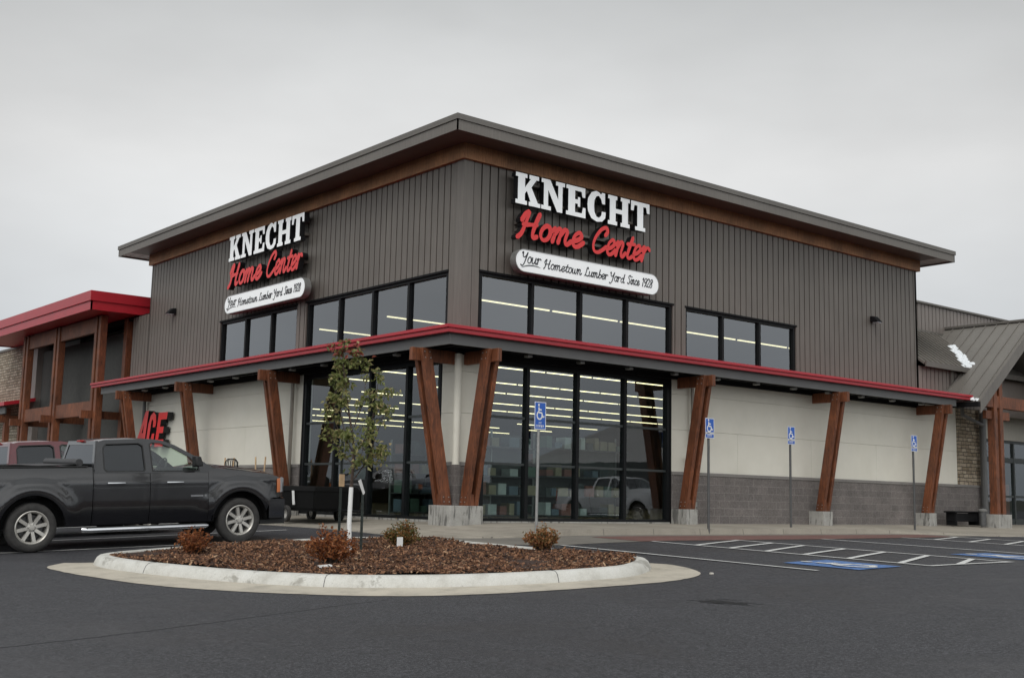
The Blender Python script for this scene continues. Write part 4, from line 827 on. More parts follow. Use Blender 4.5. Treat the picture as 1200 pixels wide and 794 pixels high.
SCR = {
 'H': (.80, [[(.02,.62),(.10,.90),(.22,1.0),(.19,.6),(.12,.12),(.0,-.08)], [(.62,1.0),(.55,.6),(.52,.15),(.58,0),(.70,.08)], [(.10,.46),(.35,.50),(.60,.54)]]),
 'C': (.78, [[(.56,.70),(.64,.88),(.52,1.02),(.30,.90),(.12,.58),(.08,.25),(.20,.02),(.40,.0),(.60,.14),(.74,.28)]]),
 'L': (.62, [[(.42,.84),(.36,1.0),(.24,.9),(.20,.5),(.10,.06),(.0,.02),(.2,.08),(.42,.0),(.58,.10)]]),
 'Y': (.66, [[(.0,.86),(.10,.98),(.12,.62),(.24,.50),(.42,.62),(.56,.98)], [(.56,.98),(.46,.45),(.34,-.12),(.18,-.34),(.02,-.24)]]),
 'S': (.60, [[(.48,.82),(.40,1.0),(.20,.96),(.12,.76),(.26,.56),(.40,.36),(.34,.08),(.16,0),(.0,.12)]]),
 'o': (.46, [O_, [(.34,.38),(.46,.36)]]), 'a': (.50, [O_, [(.38,.50),(.36,.12),(.46,0),(.52,.08)]]), 'd': (.52, [O_, [(.44,1.0),(.38,.4),(.37,.1),(.46,0),(.54,.08)]]),
 'b': (.46, [[(.12,1.0),(.06,.5),(.05,.10),(.18,0),(.34,.12),(.36,.36),(.22,.46),(.08,.34)], [(.34,.36),(.46,.38)]]),
 'm': (.78, [[(-.02,.36),(.06,.50),(.08,.3),(.04,0)], [(.07,.28),(.20,.50),(.30,.44),(.28,.2),(.26,0)], [(.29,.28),(.42,.50),(.54,.44),(.51,.14),(.60,0),(.76,.16)]]),
 'n': (.54, [[(-.02,.36),(.06,.50),(.08,.3),(.04,0)], [(.07,.28),(.20,.50),(.32,.44),(.29,.14),(.38,0),(.52,.16)]]),
 'u': (.54, [[(.02,.50),(.02,.14),(.12,0),(.26,.10),(.34,.3)], [(.38,.50),(.34,.14),(.42,0),(.54,.12)]]),
 'w': (.60, [[(.02,.50),(.02,.12),(.12,0),(.24,.12),(.28,.46)], [(.28,.3),(.32,.04),(.42,.02),(.52,.22),(.52,.50),(.62,.44)]]),
 'e': (.46, [[(.02,.18),(.20,.24),(.34,.38),(.24,.52),(.08,.40),(.03,.16),(.14,0),(.30,.04),(.46,.20)]]),
 't': (.38, [[(.20,.86),(.12,.4),(.10,.1),(.20,0),(.38,.12)], [(-.02,.56),(.18,.58),(.36,.60)]]),
 'r': (.42, [[(-.02,.36),(.06,.52),(.08,.3),(.04,0)], [(.06,.28),(.16,.46),(.28,.50),(.36,.42)]]),
 'i': (.26, [[(.06,.50),(.04,.12),(.12,0),(.24,.12)], [(.11,.72),(.12,.78)]]),
 'c': (.40, [[(.30,.40),(.22,.52),(.08,.42),(.03,.18),(.12,0),(.28,.04),(.42,.18)]]),
 '1': (.30, [[(.0,.82),(.16,1.0),(.12,.5),(.10,0)]]),
 '9': (.48, [[(.38,.72),(.28,.48),(.10,.50),(.04,.76),(.18,1.0),(.38,.94),(.40,.6),(.30,.2),(.14,0)]]),
 '2': (.50, [[(.04,.78),(.16,1.0),(.36,.94),(.36,.66),(.18,.32),(.0,.04),(.2,.06),(.44,.02)]]),
 '8': (.50, [[(.40,.84),(.26,1.0),(.10,.86),(.16,.62),(.34,.40),(.36,.12),(.20,0),(.04,.14),(.10,.40),(.32,.62),(.40,.84)]]),
 ' ': (.30, [])}
def script_text(txt, x0, x1, y0, ch, wd, slant, fn, d0, d1, each=None, track=1.0):
    tot = sum(SCR[c][0] for c in txt); sx = (x1-x0)/tot; x = x0; outl = []
    for c in txt:
        adv, st = SCR[c]; mb = M()
        for si, s_ in enumerate(st):
            p = [tuple(q_) for q_ in catmull([(x+a*sx, y0+b*ch) for a, b in s_], 5)]
            p = [(a+slant*(b-y0), b if c in 'HCLYSbdt1928' else y0+(b-y0)*1.16) for a, b in p]
            n_ = len(p); ws = [wd*(.8+.35*abs(math.sin(1.5+3*i/n_))) for i in range(n_)]
            ribbon(mb, p, ws, fn, d0, d1+si*.0012, 0, 1, drift=.00006)
            for e_ in (p[0], p[-1]): mb.prism(circ(e_[0], e_[1], wd*.45, 8)[:-1], [], lambda a, b: fn(a, b, d0), lambda a, b: fn(a, b, d1+.0022+si*.0012), 0, 1)
        if st: outl.append((c, mb))
        x += adv*sx
    return outl
def store_sign(fn, flip, label, loc):
    # fn(a, d, z) world point; along = 0..1 reading direction
    t = thing('store_sign', label, 'sign', loc)
    A0, A1 = 1.26, 5.74
    g = (lambda a, b, d: fn(a, d, b)) if not flip else (lambda a, b, d: fn(A0+A1-a+5.48, d, b))
    d0, d1 = .17, .33
    tot = sum(SLAB[c][0] for c in 'KNECHT'); gap = .045; sx = (A1-A0-gap*5)/tot; x = A0
    for c in 'KNECHT':
        adv, pol = SLAB[c]; mb = M()
        for r in pol: mb.prism([(x+a*sx, 7.375+b*.745) for a, b in r], [], lambda a, b: g(a, b, d0), lambda a, b: g(a, b, d1), 0, 1)
        mb.build('letter', ['white_sign', 'sign_black'], t); x += adv*sx+gap
    for wtx, x0, x1 in (('Home', 1.34, 3.40), ('Center', 3.66, 5.70)):
        for k, (c, mb) in enumerate(script_text(wtx, x0, x1, 6.62 if wtx == 'Home' else 6.60, (.60 if wtx == 'Home' else .64), (.108 if wtx == 'Home' else .092), .28, g, d0, d1+.01)): mb.build('script_letter', ['red_sign', 'sign_black'], t)
    mb = M(); z0, z1 = 5.78, 6.29; rr = (z1-z0)/2; a0, a1 = 1.27, 6.03
    ring = circ(a1-rr, z0+rr, rr, 14, -90, 90)+circ(a0+rr, z0+rr, rr, 14, 90, 270)
    mb.prism(ring, [], lambda a, b: g(a, b, d0), lambda a, b: g(a, b, d1+.05), 0, 1); board = mb.build('tagline_board', ['white_sign', 'sign_black'], t)
    ring2 = circ(a1-rr, z0+rr, rr+.018, 14, -90, 90)+circ(a0+rr, z0+rr, rr+.018, 14, 90, 270)
    M().prism(ring2, [ring], lambda a, b: g(a, b, d0+.02), lambda a, b: g(a, b, d1+.058)).build('board_rim', 'galv', board)
    db = d1+.052
    mb = M()
    for wtx, x0, x1, yy, ch, wd in (('Your', 1.42, 2.03, 5.99, .25, .028), ('Hometown', 2.12, 3.34, 5.94, .215, .025), ('Lumber', 3.43, 4.22, 5.94, .215, .025), ('Yard', 4.28, 4.79, 5.94, .215, .025), ('Since', 4.90, 5.33, 5.94, .215, .025), ('1928', 5.42, 5.80, 5.94, .215, .025)):
        for c, m_ in script_text(wtx, x0, x1, yy, ch, wd, .2, g, db, db+.004): mb.v += []; o_ = len(mb.v); mb.v += m_.v; mb.f += [tuple(i+o_ for i in f_) for f_ in m_.f]; mb.mi += [0]*len(m_.f)
    ribbon(mb, [tuple(q_) for q_ in catmull([(1.44, 5.86), (1.6, 5.92), (1.8, 5.945), (2.02, 5.93)], 5)], [.006+.02*math.sin(3.1*i/15) for i in range(16)], g, db, db+.006)
    mb.build('tagline', 'ink', board)
    mb = M()
    for zz in (7.55, 7.92, 6.78, 6.95, 6.03): mb.prism([(1.5, zz), (5.5, zz), (5.5, zz+.06), (1.5, zz+.06)], [], lambda a, b: g(a, b, .004), lambda a, b: g(a, b, d0-.005))
    mb.build('mounting_rail', 'siding', t)
store_sign(fR, False, 'store name sign with faintly glowing white faces on the right hand wall, facing the accessible stalls', (3.6, -.15, 5.78))
store_sign(fL, True, 'store name sign with faintly glowing white faces on the left hand wall, above the parked pickup', (-.15, 9.1, 5.78))
# red hardware sign
t = thing('hardware_sign', 'red three letter hardware sign behind the parked black pickup', 'sign', (-.1, 16, 1.95))
gA = lambda a, b, d: fL(17.75-a-.20*(b-1.95), d, b)
for nm, pol in (('A', [(.0,0),(.24,0),(.34,.26),(.50,.26),(.50,0),(.80,0),(.80,1.16),(.56,1.16)]), ('C', [(1.52,.42),(1.52,.22),(1.38,.02),(1.16,-.03),(.98,.08),(.92,.3),(.92,.72),(1.02,1.0),(1.24,1.1),(1.44,1.0),(1.54,.78),(1.52,.62),(1.32,.62),(1.30,.8),(1.22,.88),(1.14,.8),(1.13,.3),(1.2,.18),(1.3,.26),(1.32,.42)]), ('E', [(1.66,0),(2.32,0),(2.32,.22),(1.9,.22),(1.9,.42),(2.2,.42),(2.2,.62),(1.9,.62),(1.9,.84),(2.36,.84),(2.36,1.06),(1.66,1.06)])):
    M().prism([(a, 1.95+b*1.04) for a, b in pol], [[(.46, 1.95+.48), (.56, 1.95+.48), (.56, 1.95+.78)]] if nm == 'A' else [], lambda a, b: gA(a, b, .06), lambda a, b: gA(a, b, .26), 0, 1).build('letter', ['red_sign', 'sign_black'], t)
# house number over the side entrance
seg7 = {'2': [(0,1),(1,1),(1,.5),(0,.5),(0,0),(1,0)], '9': [(1,.5),(0,.5),(0,1),(1,1),(1,0),(0,0)], '0': [(0,0),(0,1),(1,1),(1,0),(0,0)], '5': [(1,1),(0,1),(0,.5),(1,.5),(1,0),(0,0)]}
mb = M()
for k, c in enumerate('2905'):
    ribbon(mb, [tuple(q_) for q_ in catmull([(k*.26+a*.16, 3.30+b*.27) for a, b in seg7[c]], 4)], .045, lambda a, b, d: (.80-d, 21.75-a, b), 0, .03, drift=.0002)
tag(mb.build('house_number', 'white_sign', origin=(.8, 21.7, 3.3)), 'white street number 2905 above the left entrance doors', 'house number')

# wall lamps
def wall_lamp(fn, a, z, label):
    t = thing('wall_light', label, 'lamp', fn(a, 0, z), group='shielded lamps on the brown upper walls')
    M().hexa([fn(a-.13, .01, z-.06), fn(a+.13, .01, z-.06), fn(a+.13, .30, z-.06), fn(a-.13, .30, z-.06), fn(a-.13, .01, z+.14), fn(a+.13, .01, z+.14), fn(a+.11, .14, z+.12), fn(a-.11, .14, z+.12)]).build('lamp_housing', 'black', t, bevel=.02)
    mb = M(); wb(mb, fn, a-.09, a+.09, z-.085, z-.061, .06, .26); mb.build('lens', 'lens', t)
wall_lamp(fR, 16.12, 6.30, 'small dark shielded lamp on the right hand brown wall'); wall_lamp(fL, 15.7, 6.36, 'small dark shielded lamp on the left hand brown wall')

# accessible parking signs
def ada(x, y, z0, h, two, label, scale=1.0, lean=(0, 0)):
    t = thing('parking_sign', label, 'sign', (x, y, z0), (0, 0, 0), group='blue accessible parking signs')
    M().tube([(x, y, z0-.1), (x+lean[0], y, z0+h-.02)], .03, 10).build('pole', 'galv' if not two else 'galv_dark', t, smooth=True)
    X = x+lean[0]; yF = y-.036; w_, hh = .305, .46
    def pl(z1, z2, name, mat): 
        return M().box((X-w_/2, yF-.003, z1), (X+w_/2, yF, z2)).build(name, mat, t, bevel=.0)
    zt = z0+h; zb = zt-(.56 if not two else .46)
    if two: 
        a = pl(zt-.335, zt, 'sign_plate', 'blue_sign'); b = pl(zb, zt-.35, 'lower_plate', 'blue_sign'); zs0, zs1 = zt-.325, zt-.02
    else: a = pl(zb, zt, 'sign_plate', 'blue_sign'); zs0, zs1 = zb+.19, zt-.035
    f_ = lambda a_, b_, d: (X+(a_-.5)*.285, yF-.004-d, zs0+b_*(zs1-zs0))
    mb = M(); isa(mb, f_, 0)
    def rim(z1, z2):
        o_ = [(X-w_/2+.002, z1+.002), (X+w_/2-.002, z1+.002), (X+w_/2-.002, z2-.002), (X-w_/2+.002, z2-.002)]; i_ = [(X-w_/2+.016, z1+.016), (X+w_/2-.016, z1+.016), (X+w_/2-.016, z2-.016), (X-w_/2+.016, z2-.016)]
        mb.prism(o_, [i_], lambda a_, b_: (a_, yF-.003, b_), lambda a_, b_: (a_, yF-.005, b_))
    if two: rim(zt-.335, zt); rim(zb, zt-.35); rows = [(zb+.035, .045, .16)]
    else: rim(zb, zt); rows = [(zb+.115, .038, .07), (zb+.045, .05, .22)]
    rnd = random.Random(5)
    for zr, hr, wr in rows:      # small worn capitals, too small to read in the photograph
        u = X-wr/2
        while u < X+wr/2-.01:
            mb.box((u, yF-.005, zr), (u+.008, yF-.004, zr+hr)); mb.box((u+.0085, yF-.005, zr+hr*rnd.choice((0, .4, .8))), (u+.019, yF-.004, zr+hr*.2+hr*rnd.choice((0, .4, .75)) if False else zr+hr)) if rnd.random() < .35 else mb.box((u+.0085, yF-.005, zr+hr*.78), (u+.019, yF-.004, zr+hr)); u += .027
    mb.build('symbol', 'white_plastic', a)
    M().box((X-.05, yF-.001, zt-.04), (X-.03, yF+.02, zt-.02)).build('bolt', 'galv', a)
ada(-.25, -3.04, -.13, 2.62, False, 'tall one-piece blue accessible sign in front of the big right shop window', lean=(.02, 0))
ada(4.81, -3.12, -.14, 2.60, True, 'blue accessible sign just right of the column beside the big window')
ada(9.03, -2.19, -.05, 2.58, True, 'blue accessible sign standing midway along the block wall')
ada(14.37, -2.4, -.03, 2.60, True, 'farthest blue accessible sign, near the stone pier')

# ------------------------------------------------------------------ interior things
LY = [1.25, 5.2, 8.75, 12.5, 17.1, 20.8, 25.6, 29.6, 33.1, 37.5, 42.2, 47.0]
proto = None
for r_, y_ in enumerate(LY):
    x_ = 1.45; k = 0
    while x_ < 38:
        if (r_*5+k*3) % 11 not in (4, 9) or r_ < 1:
            if proto is None:
                proto = thing('ceiling_light', 'long tube light hanging under the shop ceiling', 'light', (x_, y_, 5.3), group='rows of tube lights inside the shop')
                M().box((x_, y_-.02, 5.28), (x_+2.3, y_+.02, 5.31)).build('tube', 'strip', proto); M().box((x_, y_-.06, 5.312), (x_+2.3, y_+.06, 5.37)).build('housing', 'galv_dark', proto)
            else: c_ = copy_tree(proto); c_.location = (x_, y_, 5.3)
        x_ += 2.42; k += 1
random.seed(12)
PC = [MAT_ for MAT_ in ('goods_green', 'goods_white', 'goods_dark', 'goods_tan', 'goods_red', 'goods_blue')]
for nm, c_ in zip(PC, ((.10, .16, .12), (.50, .53, .52), (.05, .06, .06), (.30, .25, .16), (.25, .10, .08), (.12, .16, .20))): MAT[nm] = simple(nm, c_, .5)
def rack(x0, y0, L, h, lv, label, along='x'):
    t = thing('shelf_rack', label, 'shelf', (x0, y0, 0), group='shelving racks behind the shop glass')
    P = (lambda a, b, z: (x0+a, y0+b, z)) if along == 'x' else (lambda a, b, z: (x0+b, y0+a, z))
    for k, z in enumerate(lv): M().box(P(0, 0, z), P(L, .5, z+.03)).build('shelf', 'galv_dark', t)
    n_ = max(2, int(L/1.1)+1)
    for k in range(n_):
        a = L*k/(n_-1); M().box(P(a-.02, .48, 0), P(a+.02, .52, h)).build('upright', 'galv', t)
    M().box(P(0, .505, .1), P(L, .515, h-.1)).build('mesh_back', 'interior', t)
    for k, z in enumerate(lv):
        a = .05
        while a < L-.3:
            w_ = random.uniform(.14, .34); hh = random.uniform(.14, .34)
            if random.random() < .85:
                m_ = M().box(P(a, .06, z+.031), P(a+w_, .4, z+.031+hh)); o_ = m_.build('product_box', random.choice(PC), bevel=.006, origin=P(a, .06, z+.031)); tag(o_, 'boxed goods standing on the shelving behind the shop glass', 'box', 'boxed goods on the shop shelves')
            a += w_+random.uniform(.02, .1)
rack(1.1, 1.1, 2.3, 2.2, (.12, .6, 1.05, 1.75), 'wire shelving rack behind the left half of the right shop window')
rack(3.8, 1.3, 2.9, 2.2, (.12, .6, 1.1, 1.8), 'wire shelving rack behind the right half of the right shop window')
rack(1.4, 4.2, 5.5, 2.0, (.12, .6, 1.1, 1.6), 'long low shelving rack deeper inside the shop')

mb = M(); mb.box((25.7, 1.2, 0), (26.6, 1.9, 1.45)); o = mb.build('vending_machine', 'goods_red', bevel=.02, origin=(26.1, 1.5, 0)); tag(o, 'red box cabinet inside the right entrance doors', 'cabinet')

# ------------------------------------------------------------------ vehicles
def pickup(label, paint, loc, rot, group=None, trim='car_trim', tint='tint'):
    t = thing('pickup_truck', label, 'pickup truck', (0, 0, 0), (0, 0, 0), group)
    XF, XR = 1.8225, -1.8225; ZC, RA = .40, .525
    T_ = [(-2.98, 1.33), (-2.90, 1.37), (-.86, 1.365), (-.84, 1.275), (1.19, 1.275), (1.22, 1.335), (1.5, 1.33), (2.0, 1.275), (2.4, 1.225), (2.62, 1.17), (2.74, 1.08)]
    def lerp(tab, x):
        for (a, b), (c, d) in zip(tab, tab[1:]):
            if x <= c: return b+(d-b)*max(0, (x-a)/(c-a))
        return tab[-1][1]
    top = lambda x: lerp(T_, x)
    def bot(x):
        b = lerp([(-2.98, .52), (-2.5, .44), (-1.2, .40), (1.3, .40), (2.3, .48), (2.42, .78), (2.74, .80)], x)
        for c in (XF, XR):
            if abs(x-c) < RA: b = max(b, ZC+math.sqrt(RA*RA-(x-c)**2))
        return b
    def Yw(x, z):
        y = 1.0-.075*max(0, (.80-z)/.42)**1.6-.055*max(0, (z-1.02)/.33)**1.5
        for c in (XF, XR):
            r = math.hypot(x-c, z-ZC); y += .03*math.exp(-((r-.60)/.09)**2)
            y += .015*(1 if r < .74 else max(0, 1-(r-.74)/.06))*(1 if z > .5 else 0)
        y += .010*math.exp(-((z-1.12)/.03)**2)
        if x > 2.2: y -= .20*((x-2.2)/.55)**2.2
        if x < -2.7: y -= .03*((-2.7-x)/.28)**2
        return y
    def side(x0, x1, s, nu, zt=None, zb=None):
        us = sorted(set(fan(nu, x0, x1)+[c+RA*math.cos(a) for c in (XF, XR) for a in fan(13, 0, math.pi) if x0 < c+RA*math.cos(a) < x1]))
        mb = M()
        def fn(x, v):
            b = bot(x) if zb is None else max(bot(x), zb(x)); tt = top(x) if zt is None else zt(x); z = b+(tt-b)*v
            return (x, s*Yw(x, z), z)
        mb.grid(fn, us, fan(22, 0, 1), flip=s > 0)
        o = len(mb.v); mb.grid(lambda x, v: (x, s*(Yw(x, bot(x))-.10*v), fn(x, 0)[2]-.0), us, [0, 1]); mb.grid(lambda x, v: (x, s*(Yw(x, top(x))-.05*v), fn(x, 1)[2]+.008*v), us, [0, 1])
        return mb
    bm_ = M()
    def merge(a, b): o_ = len(a.v); a.v += b.v; a.f += [tuple(i+o_ for i in f_) for f_ in b.f]; a.mi += b.mi
    for s in (1, -1):
        merge(bm_, side(-2.98, -.868, s, 30)); merge(bm_, side(1.195, 2.74, s, 26))
    # hood
    def hood(x, v):
        yy = (Yw(x, top(x))-.05)*v; z = top(x)+.008+.05*(1-abs(v)**3)+.022*(1 if abs(v) < .55 else max(0, 1-(abs(v)-.55)/.08))*(1 if x > 1.3 else 0)
        return (x, yy, z)
    bm_.grid(hood, fan(16, 1.195, 2.74), fan(25, -1, 1))
    bm_.grid(lambda v, u: (2.74+.05*(1-v*v)-.02*u, v*(Yw(2.74, .95)-.04*(1-u)), 1.13-.36*(1-u)), fan(13, -1, 1), fan(5, 0, 1))
    bm_.grid(lambda x, v: (x, v*.93, .86), [-2.9, -.9], [-1, 1]); bm_.box((-2.985, -.95, .62), (-2.93, .95, 1.345)); bm_.box((-.93, -.93, .8), (-.88, .93, 1.34))
    # cab rear strip behind the doors
    for s in (1, -1): merge(bm_, side(-.855, -.838, s, 3))
    body = bm_.build('body', paint, t, smooth=True)
    M().box((-2.7, -.80, .38), (2.5, .80, .86)).box((-.86, -.88, .45), (1.6, .88, 1.0)).box((1.25, -.80, .8), (2.6, .80, 1.12)).build('underbody', 'dark', body)
    for s in (1, -1):
        for c in (XF, XR):
            M().grid(lambda a, v: (c+(RA+.0)*math.cos(a), s*(.60+.40*v*.98), ZC+(RA+.0)*math.sin(a)), fan(15, 0, math.pi), [0, 1]).build('wheel_arch_liner', 'dark', body)
        for nm, x0, x1, bx in (('rear_door', -.835, .118, 1), ('front_door', .128, 1.19, 2)):
            d = side(x0, x1, s, 10).build('door', paint, t, smooth=True)
            hx = -.62 if bx == 1 else .42
            zc = 1.10; M().tube([(hx, s*(Yw(hx, zc)+.012), zc), (hx+.06, s*(Yw(hx, zc)+.035), zc), (hx+.22, s*(Yw(hx, zc)+.035), zc), (hx+.29, s*(Yw(hx, zc)+.012), zc)], .020, 8).build('handle', 'chrome', d, smooth=True)
            if bx == 2: M().box((.86, s*(Yw(1, .86)+.001), .845), (1.09, s*(Yw(1, .86)+.008), .875)).box((1.115, s*(Yw(1, .86)+.001), .84), (1.15, s*(Yw(1, .86)+.008), .88)).build('badge', 'chrome', d)
        # greenhouse side: frame with two window openings
        ln = lambda a, b, dd=0: (a, s*(.945-(b-1.33)*.40-dd-.03*max(0, (b-1.6)/.25)**2), b)
        outer = [(-.84, 1.27), (-.78, 1.60), (-.73, 1.80), (-.6, 1.835), (.2, 1.86), (.42, 1.83), (.62, 1.755), (.95, 1.575), (1.30, 1.335), (1.19, 1.27)]
        w1 = [(-.63, 1.30), (-.67, 1.35), (-.655, 1.70), (-.60, 1.765), (-.02, 1.785), (.045, 1.74), (.045, 1.34), (.02, 1.30)]; w2 = [(.17, 1.30), (.17, 1.765), (.22, 1.795), (.36, 1.785), (.58, 1.70), (.88, 1.535), (1.02, 1.37), (1.02, 1.30)]
        M().prism(outer, [w1, w2], lambda a, b: ln(a, b, .05), lambda a, b: ln(a, b)).build('cab_frame', paint, body)
        sm = lambda ww, cx, cy, k: [(cx+(a-cx)*k, cy+(b-cy)*k) for a, b in ww]
        for ww, mt in ((w1, tint), (w2, 'car_glass')):
            cx = sum(a for a, b in ww)/len(ww); cy = sum(b for a, b in ww)/len(ww)
            M().prism(sm(ww, cx, cy, 1.04), [], lambda a, b: ln(a, b, .022), lambda a, b: ln(a, b, .018)).build('side_window', mt, t)
            M().prism(sm(ww, cx, cy, 1.025), [sm(ww, cx, cy, .965)], lambda a, b: ln(a, b, .012), lambda a, b: ln(a, b, -.006)).build('window_trim', trim, body)
        # mirror
        mm = M(); mm.hexa([(.88, s*.93, 1.36), (1.02, s*.93, 1.36), (1.02, s*.97, 1.36), (.88, s*.97, 1.36), (.90, s*.96, 1.42), (1.0, s*.96, 1.42), (1.0, s*1.08, 1.42), (.90, s*1.08, 1.42)])
        mm.hexa([(.86, s*1.0, 1.37), (1.02, s*1.0, 1.38), (1.0, s*1.20, 1.38), (.86, s*1.21, 1.38), (.86, s*1.0, 1.57), (.98, s*1.0, 1.56), (.96, s*1.19, 1.55), (.86, s*1.2, 1.56)]); mm.build('wing_mirror', trim, t, bevel=.03, smooth=True)
        # step bar
        st = M(); st.tube([(-1.0, s*.93, .33), (-.9, s*1.0, .325), (1.12, s*1.0, .325), (1.2, s*.94, .33)], .042, 10); sb = st.build('step_bar', 'chrome', t, smooth=True)
        M().box((-.95, s*.94, .35), (1.15, s*1.01, .372)).box((-.6, s*.6, .33), (-.54, s*.95, .36)).box((.8, s*.6, .33), (.86, s*.95, .36)).build('step_pad', trim, sb)
        # lamps
        hl = M(); hl.grid(lambda x, v: (x, s*(Yw(x, .87+.27*v)+.007), (.87+(x-2.42)*.06)+(.265+.03*(x-2.4))*v-.0), fan(8, 2.66, 2.738), fan(6, 0, 1)); hl.grid(lambda y, v: (2.80, s*y, .88+.26*v), fan(4, .50, .74), [0, 1]); hl.build('headlight', 'lens', t, smooth=True)
        am = M(); am.grid(lambda x, v: (x, s*(Yw(x, .87+.27*v)+.012), (.875+(x-2.42)*.06)+(.25+.03*(x-2.4))*v), fan(6, 2.57, 2.665), fan(6, 0, 1)); am.build('side_marker', 'amber', t, smooth=True)
        M().box((-2.99, s*.80, .85), (-2.93, s*.985, 1.28)).build('tail_light', 'red_lens', t, bevel=.01)
    # front
    gr = M(); gr.prism([(-.46, .80), (.46, .80), (.50, 1.14), (-.50, 1.14)], [[(-.41, .84), (.41, .84), (.45, 1.10), (-.45, 1.10)]], lambda a, b: (2.76, a, b), lambda a, b: (2.83, a, b)); gg = gr.build('grille', 'chrome', t); M().box((2.765, -.44, .84), (2.79, .44, 1.10)).build('grille_mesh', 'galv_dark', gg)
    bp = M(); bp.grid(lambda v, z: (2.88-.20*abs(v)**3, v*1.0*(1-.03*(1-z)), .40+.38*z), fan(17, -1, 1), fan(5, 0, 1)); bp.grid(lambda x, z: (2.38+(2.70-2.38)*x, -(1.005-.01*x), .42+.35*z), fan(3, 0, 1), fan(3, 0, 1)); bp.grid(lambda x, z: (2.38+(2.70-2.38)*x, (1.005-.01*x), .42+.35*z), fan(3, 0, 1), fan(3, 0, 1)); bp.grid(lambda v, k: (2.88-.20*abs(v)**3-.2*k, v*.98, .78+.015*k), fan(17, -1, 1), [0, 1]); bp.build('front_bumper', paint, t, smooth=True)
    M().box((2.3, -.8, .30), (2.8, .8, .42)).build('air_dam', trim, body)
    M().box((-3.12, -.93, .48), (-2.96, .93, .68)).build('rear_bumper', 'chrome', t, bevel=.03)
    # roof, glass, interior
    def roof(x, v):
        yw_ = ln_y = (.945-(1.835-1.33)*.40-.03)
        zt = lerp([(-.76, 1.80), (-.6, 1.86), (-.1, 1.885), (.3, 1.865), (.52, 1.80)], x); yy = v*(yw_+.002); edge = abs(v)**5
        return (x, yy, zt-(zt-(1.80 if -.7 < x < .45 else 1.79))*edge)
    M().grid(roof, fan(14, -.76, .52), fan(17, -1, 1)).build('roof', paint, t, smooth=True)
    M().grid(lambda u, v: (.50+.83*u+.06*(1-v*v)*1, v*(.72+.21*u), 1.80-.46*u), fan(6, 0, 1), fan(11, -1, 1)).build('windscreen', 'car_glass', t, smooth=True)
    rw_ = M(); rw_.prism([(-.93, 1.33), (.93, 1.33), (.72, 1.82), (-.72, 1.82)], [[(-.80, 1.38), (.80, 1.38), (.65, 1.75), (-.65, 1.75)]], lambda a, b: (-.80+(b-1.33)*.17, a, b), lambda a, b: (-.845+(b-1.33)*.17, a, b)); rw_.build('rear_cab_frame', paint, body)
    M().grid(lambda u, v: (-.835+(u)*.17*.45, v*(.82-.16*u), 1.36+.41*u), [0, 1], [-1, 1]).build('rear_window', 'tint', t)
    M().box((-.82, -.09, 1.80), (-.74, .09, 1.835)).build('brake_light', 'red_lens', t, bevel=.006)
    ins = M(); ins.box((-.8, -.85, .95), (1.1, .85, 1.0)); ins.hexa([(1.0, -.85, 1.0), (1.32, -.85, 1.0), (1.32, .85, 1.0), (1.0, .85, 1.0), (.95, -.85, 1.34), (1.30, -.85, 1.33), (1.30, .85, 1.33), (.95, .85, 1.34)])
    for sy in (-.42, .42):
        ins.box((.0, sy-.25, 1.0), (.5, sy+.25, 1.1)); ins.hexa([(-.02, sy-.25, 1.1), (.14, sy-.25, 1.1), (.14, sy+.25, 1.1), (-.02, sy+.25, 1.1), (-.16, sy-.23, 1.56), (-.04, sy-.23, 1.56), (-.04, sy+.23, 1.56), (-.16, sy+.23, 1.56)]); ins.box((-.16, sy-.12, 1.58), (-.07, sy+.12, 1.72))
        ins.box((-.7, sy-.3, 1.0), (-.45, sy+.3, 1.5))
    ins.tube([(.86+.05*math.sin(a)*0+.07*math.sin(a), .42+.19*math.cos(a), 1.34+.17*math.sin(a)) for a in fan(17, 0, 2*math.pi)], .016, 6); ins.build('cabin_interior', 'seat', body)
    # bed rails and rolled cover
    M().box((-2.9, -.965, 1.372), (-.95, -.88, 1.395)).box((-2.9, .88, 1.372), (-.95, .965, 1.395)).build('bed_rail_cap', trim, body, bevel=.008)
    cv = M(); cv.tube([(-1.08, -.90, 1.45), (-1.08, .90, 1.45)], .065, 12); cv.grid(lambda a, b: (a, b, 1.405+.025*(a+1.75)), fan(4, -1.75, -1.08), [-.92, .92]); cv.build('rolled_bed_cover', 'tonneau', t, smooth=True)
    # wheels
    for c in (XF, XR):
        for s in (1, -1):
            rim = M(); yo = .985
            P = lambda r, h: (r, s*h)
            rim.lathe([P(.268, yo-.20), P(.262, yo-.05), P(.275, yo-.012), P(.262, yo-.004), P(.245, yo-.02), P(.232, yo-.05), P(.228, yo-.18)], 40, 'y', (c, 0, ZC))
            rim.lathe([P(.0, yo-.018), P(.042, yo-.02), P(.048, yo-.03), P(.085, yo-.04), P(.09, yo-.08)], 24, 'y', (c, 0, ZC))
            for k in range(8):
                a = 2*math.pi*k/8+.2; ca, sa = math.cos(a), math.sin(a)
                def pt(r, h, y): return (c+ca*r-sa*h, s*y, ZC+sa*r+ca*h)
                rim.hexa([pt(.07, -.030, yo-.085), pt(.07, .030, yo-.085), pt(.07, .026, yo-.036), pt(.07, -.026, yo-.036), pt(.240, -.034, yo-.075), pt(.240, .034, yo-.075), pt(.240, .028, yo-.022), pt(.240, -.028, yo-.022)])
            wv = rim.build('wheel', 'rim', t, smooth=True)
            for k in range(6):
                a = 2*math.pi*k/6; M().lathe([P(0, yo-.026), P(.008, yo-.028), P(.009, yo-.05)], 6, 'y', (c+.06*math.cos(a), 0, ZC+.06*math.sin(a))).build('lug_nut', 'galv_dark', wv)
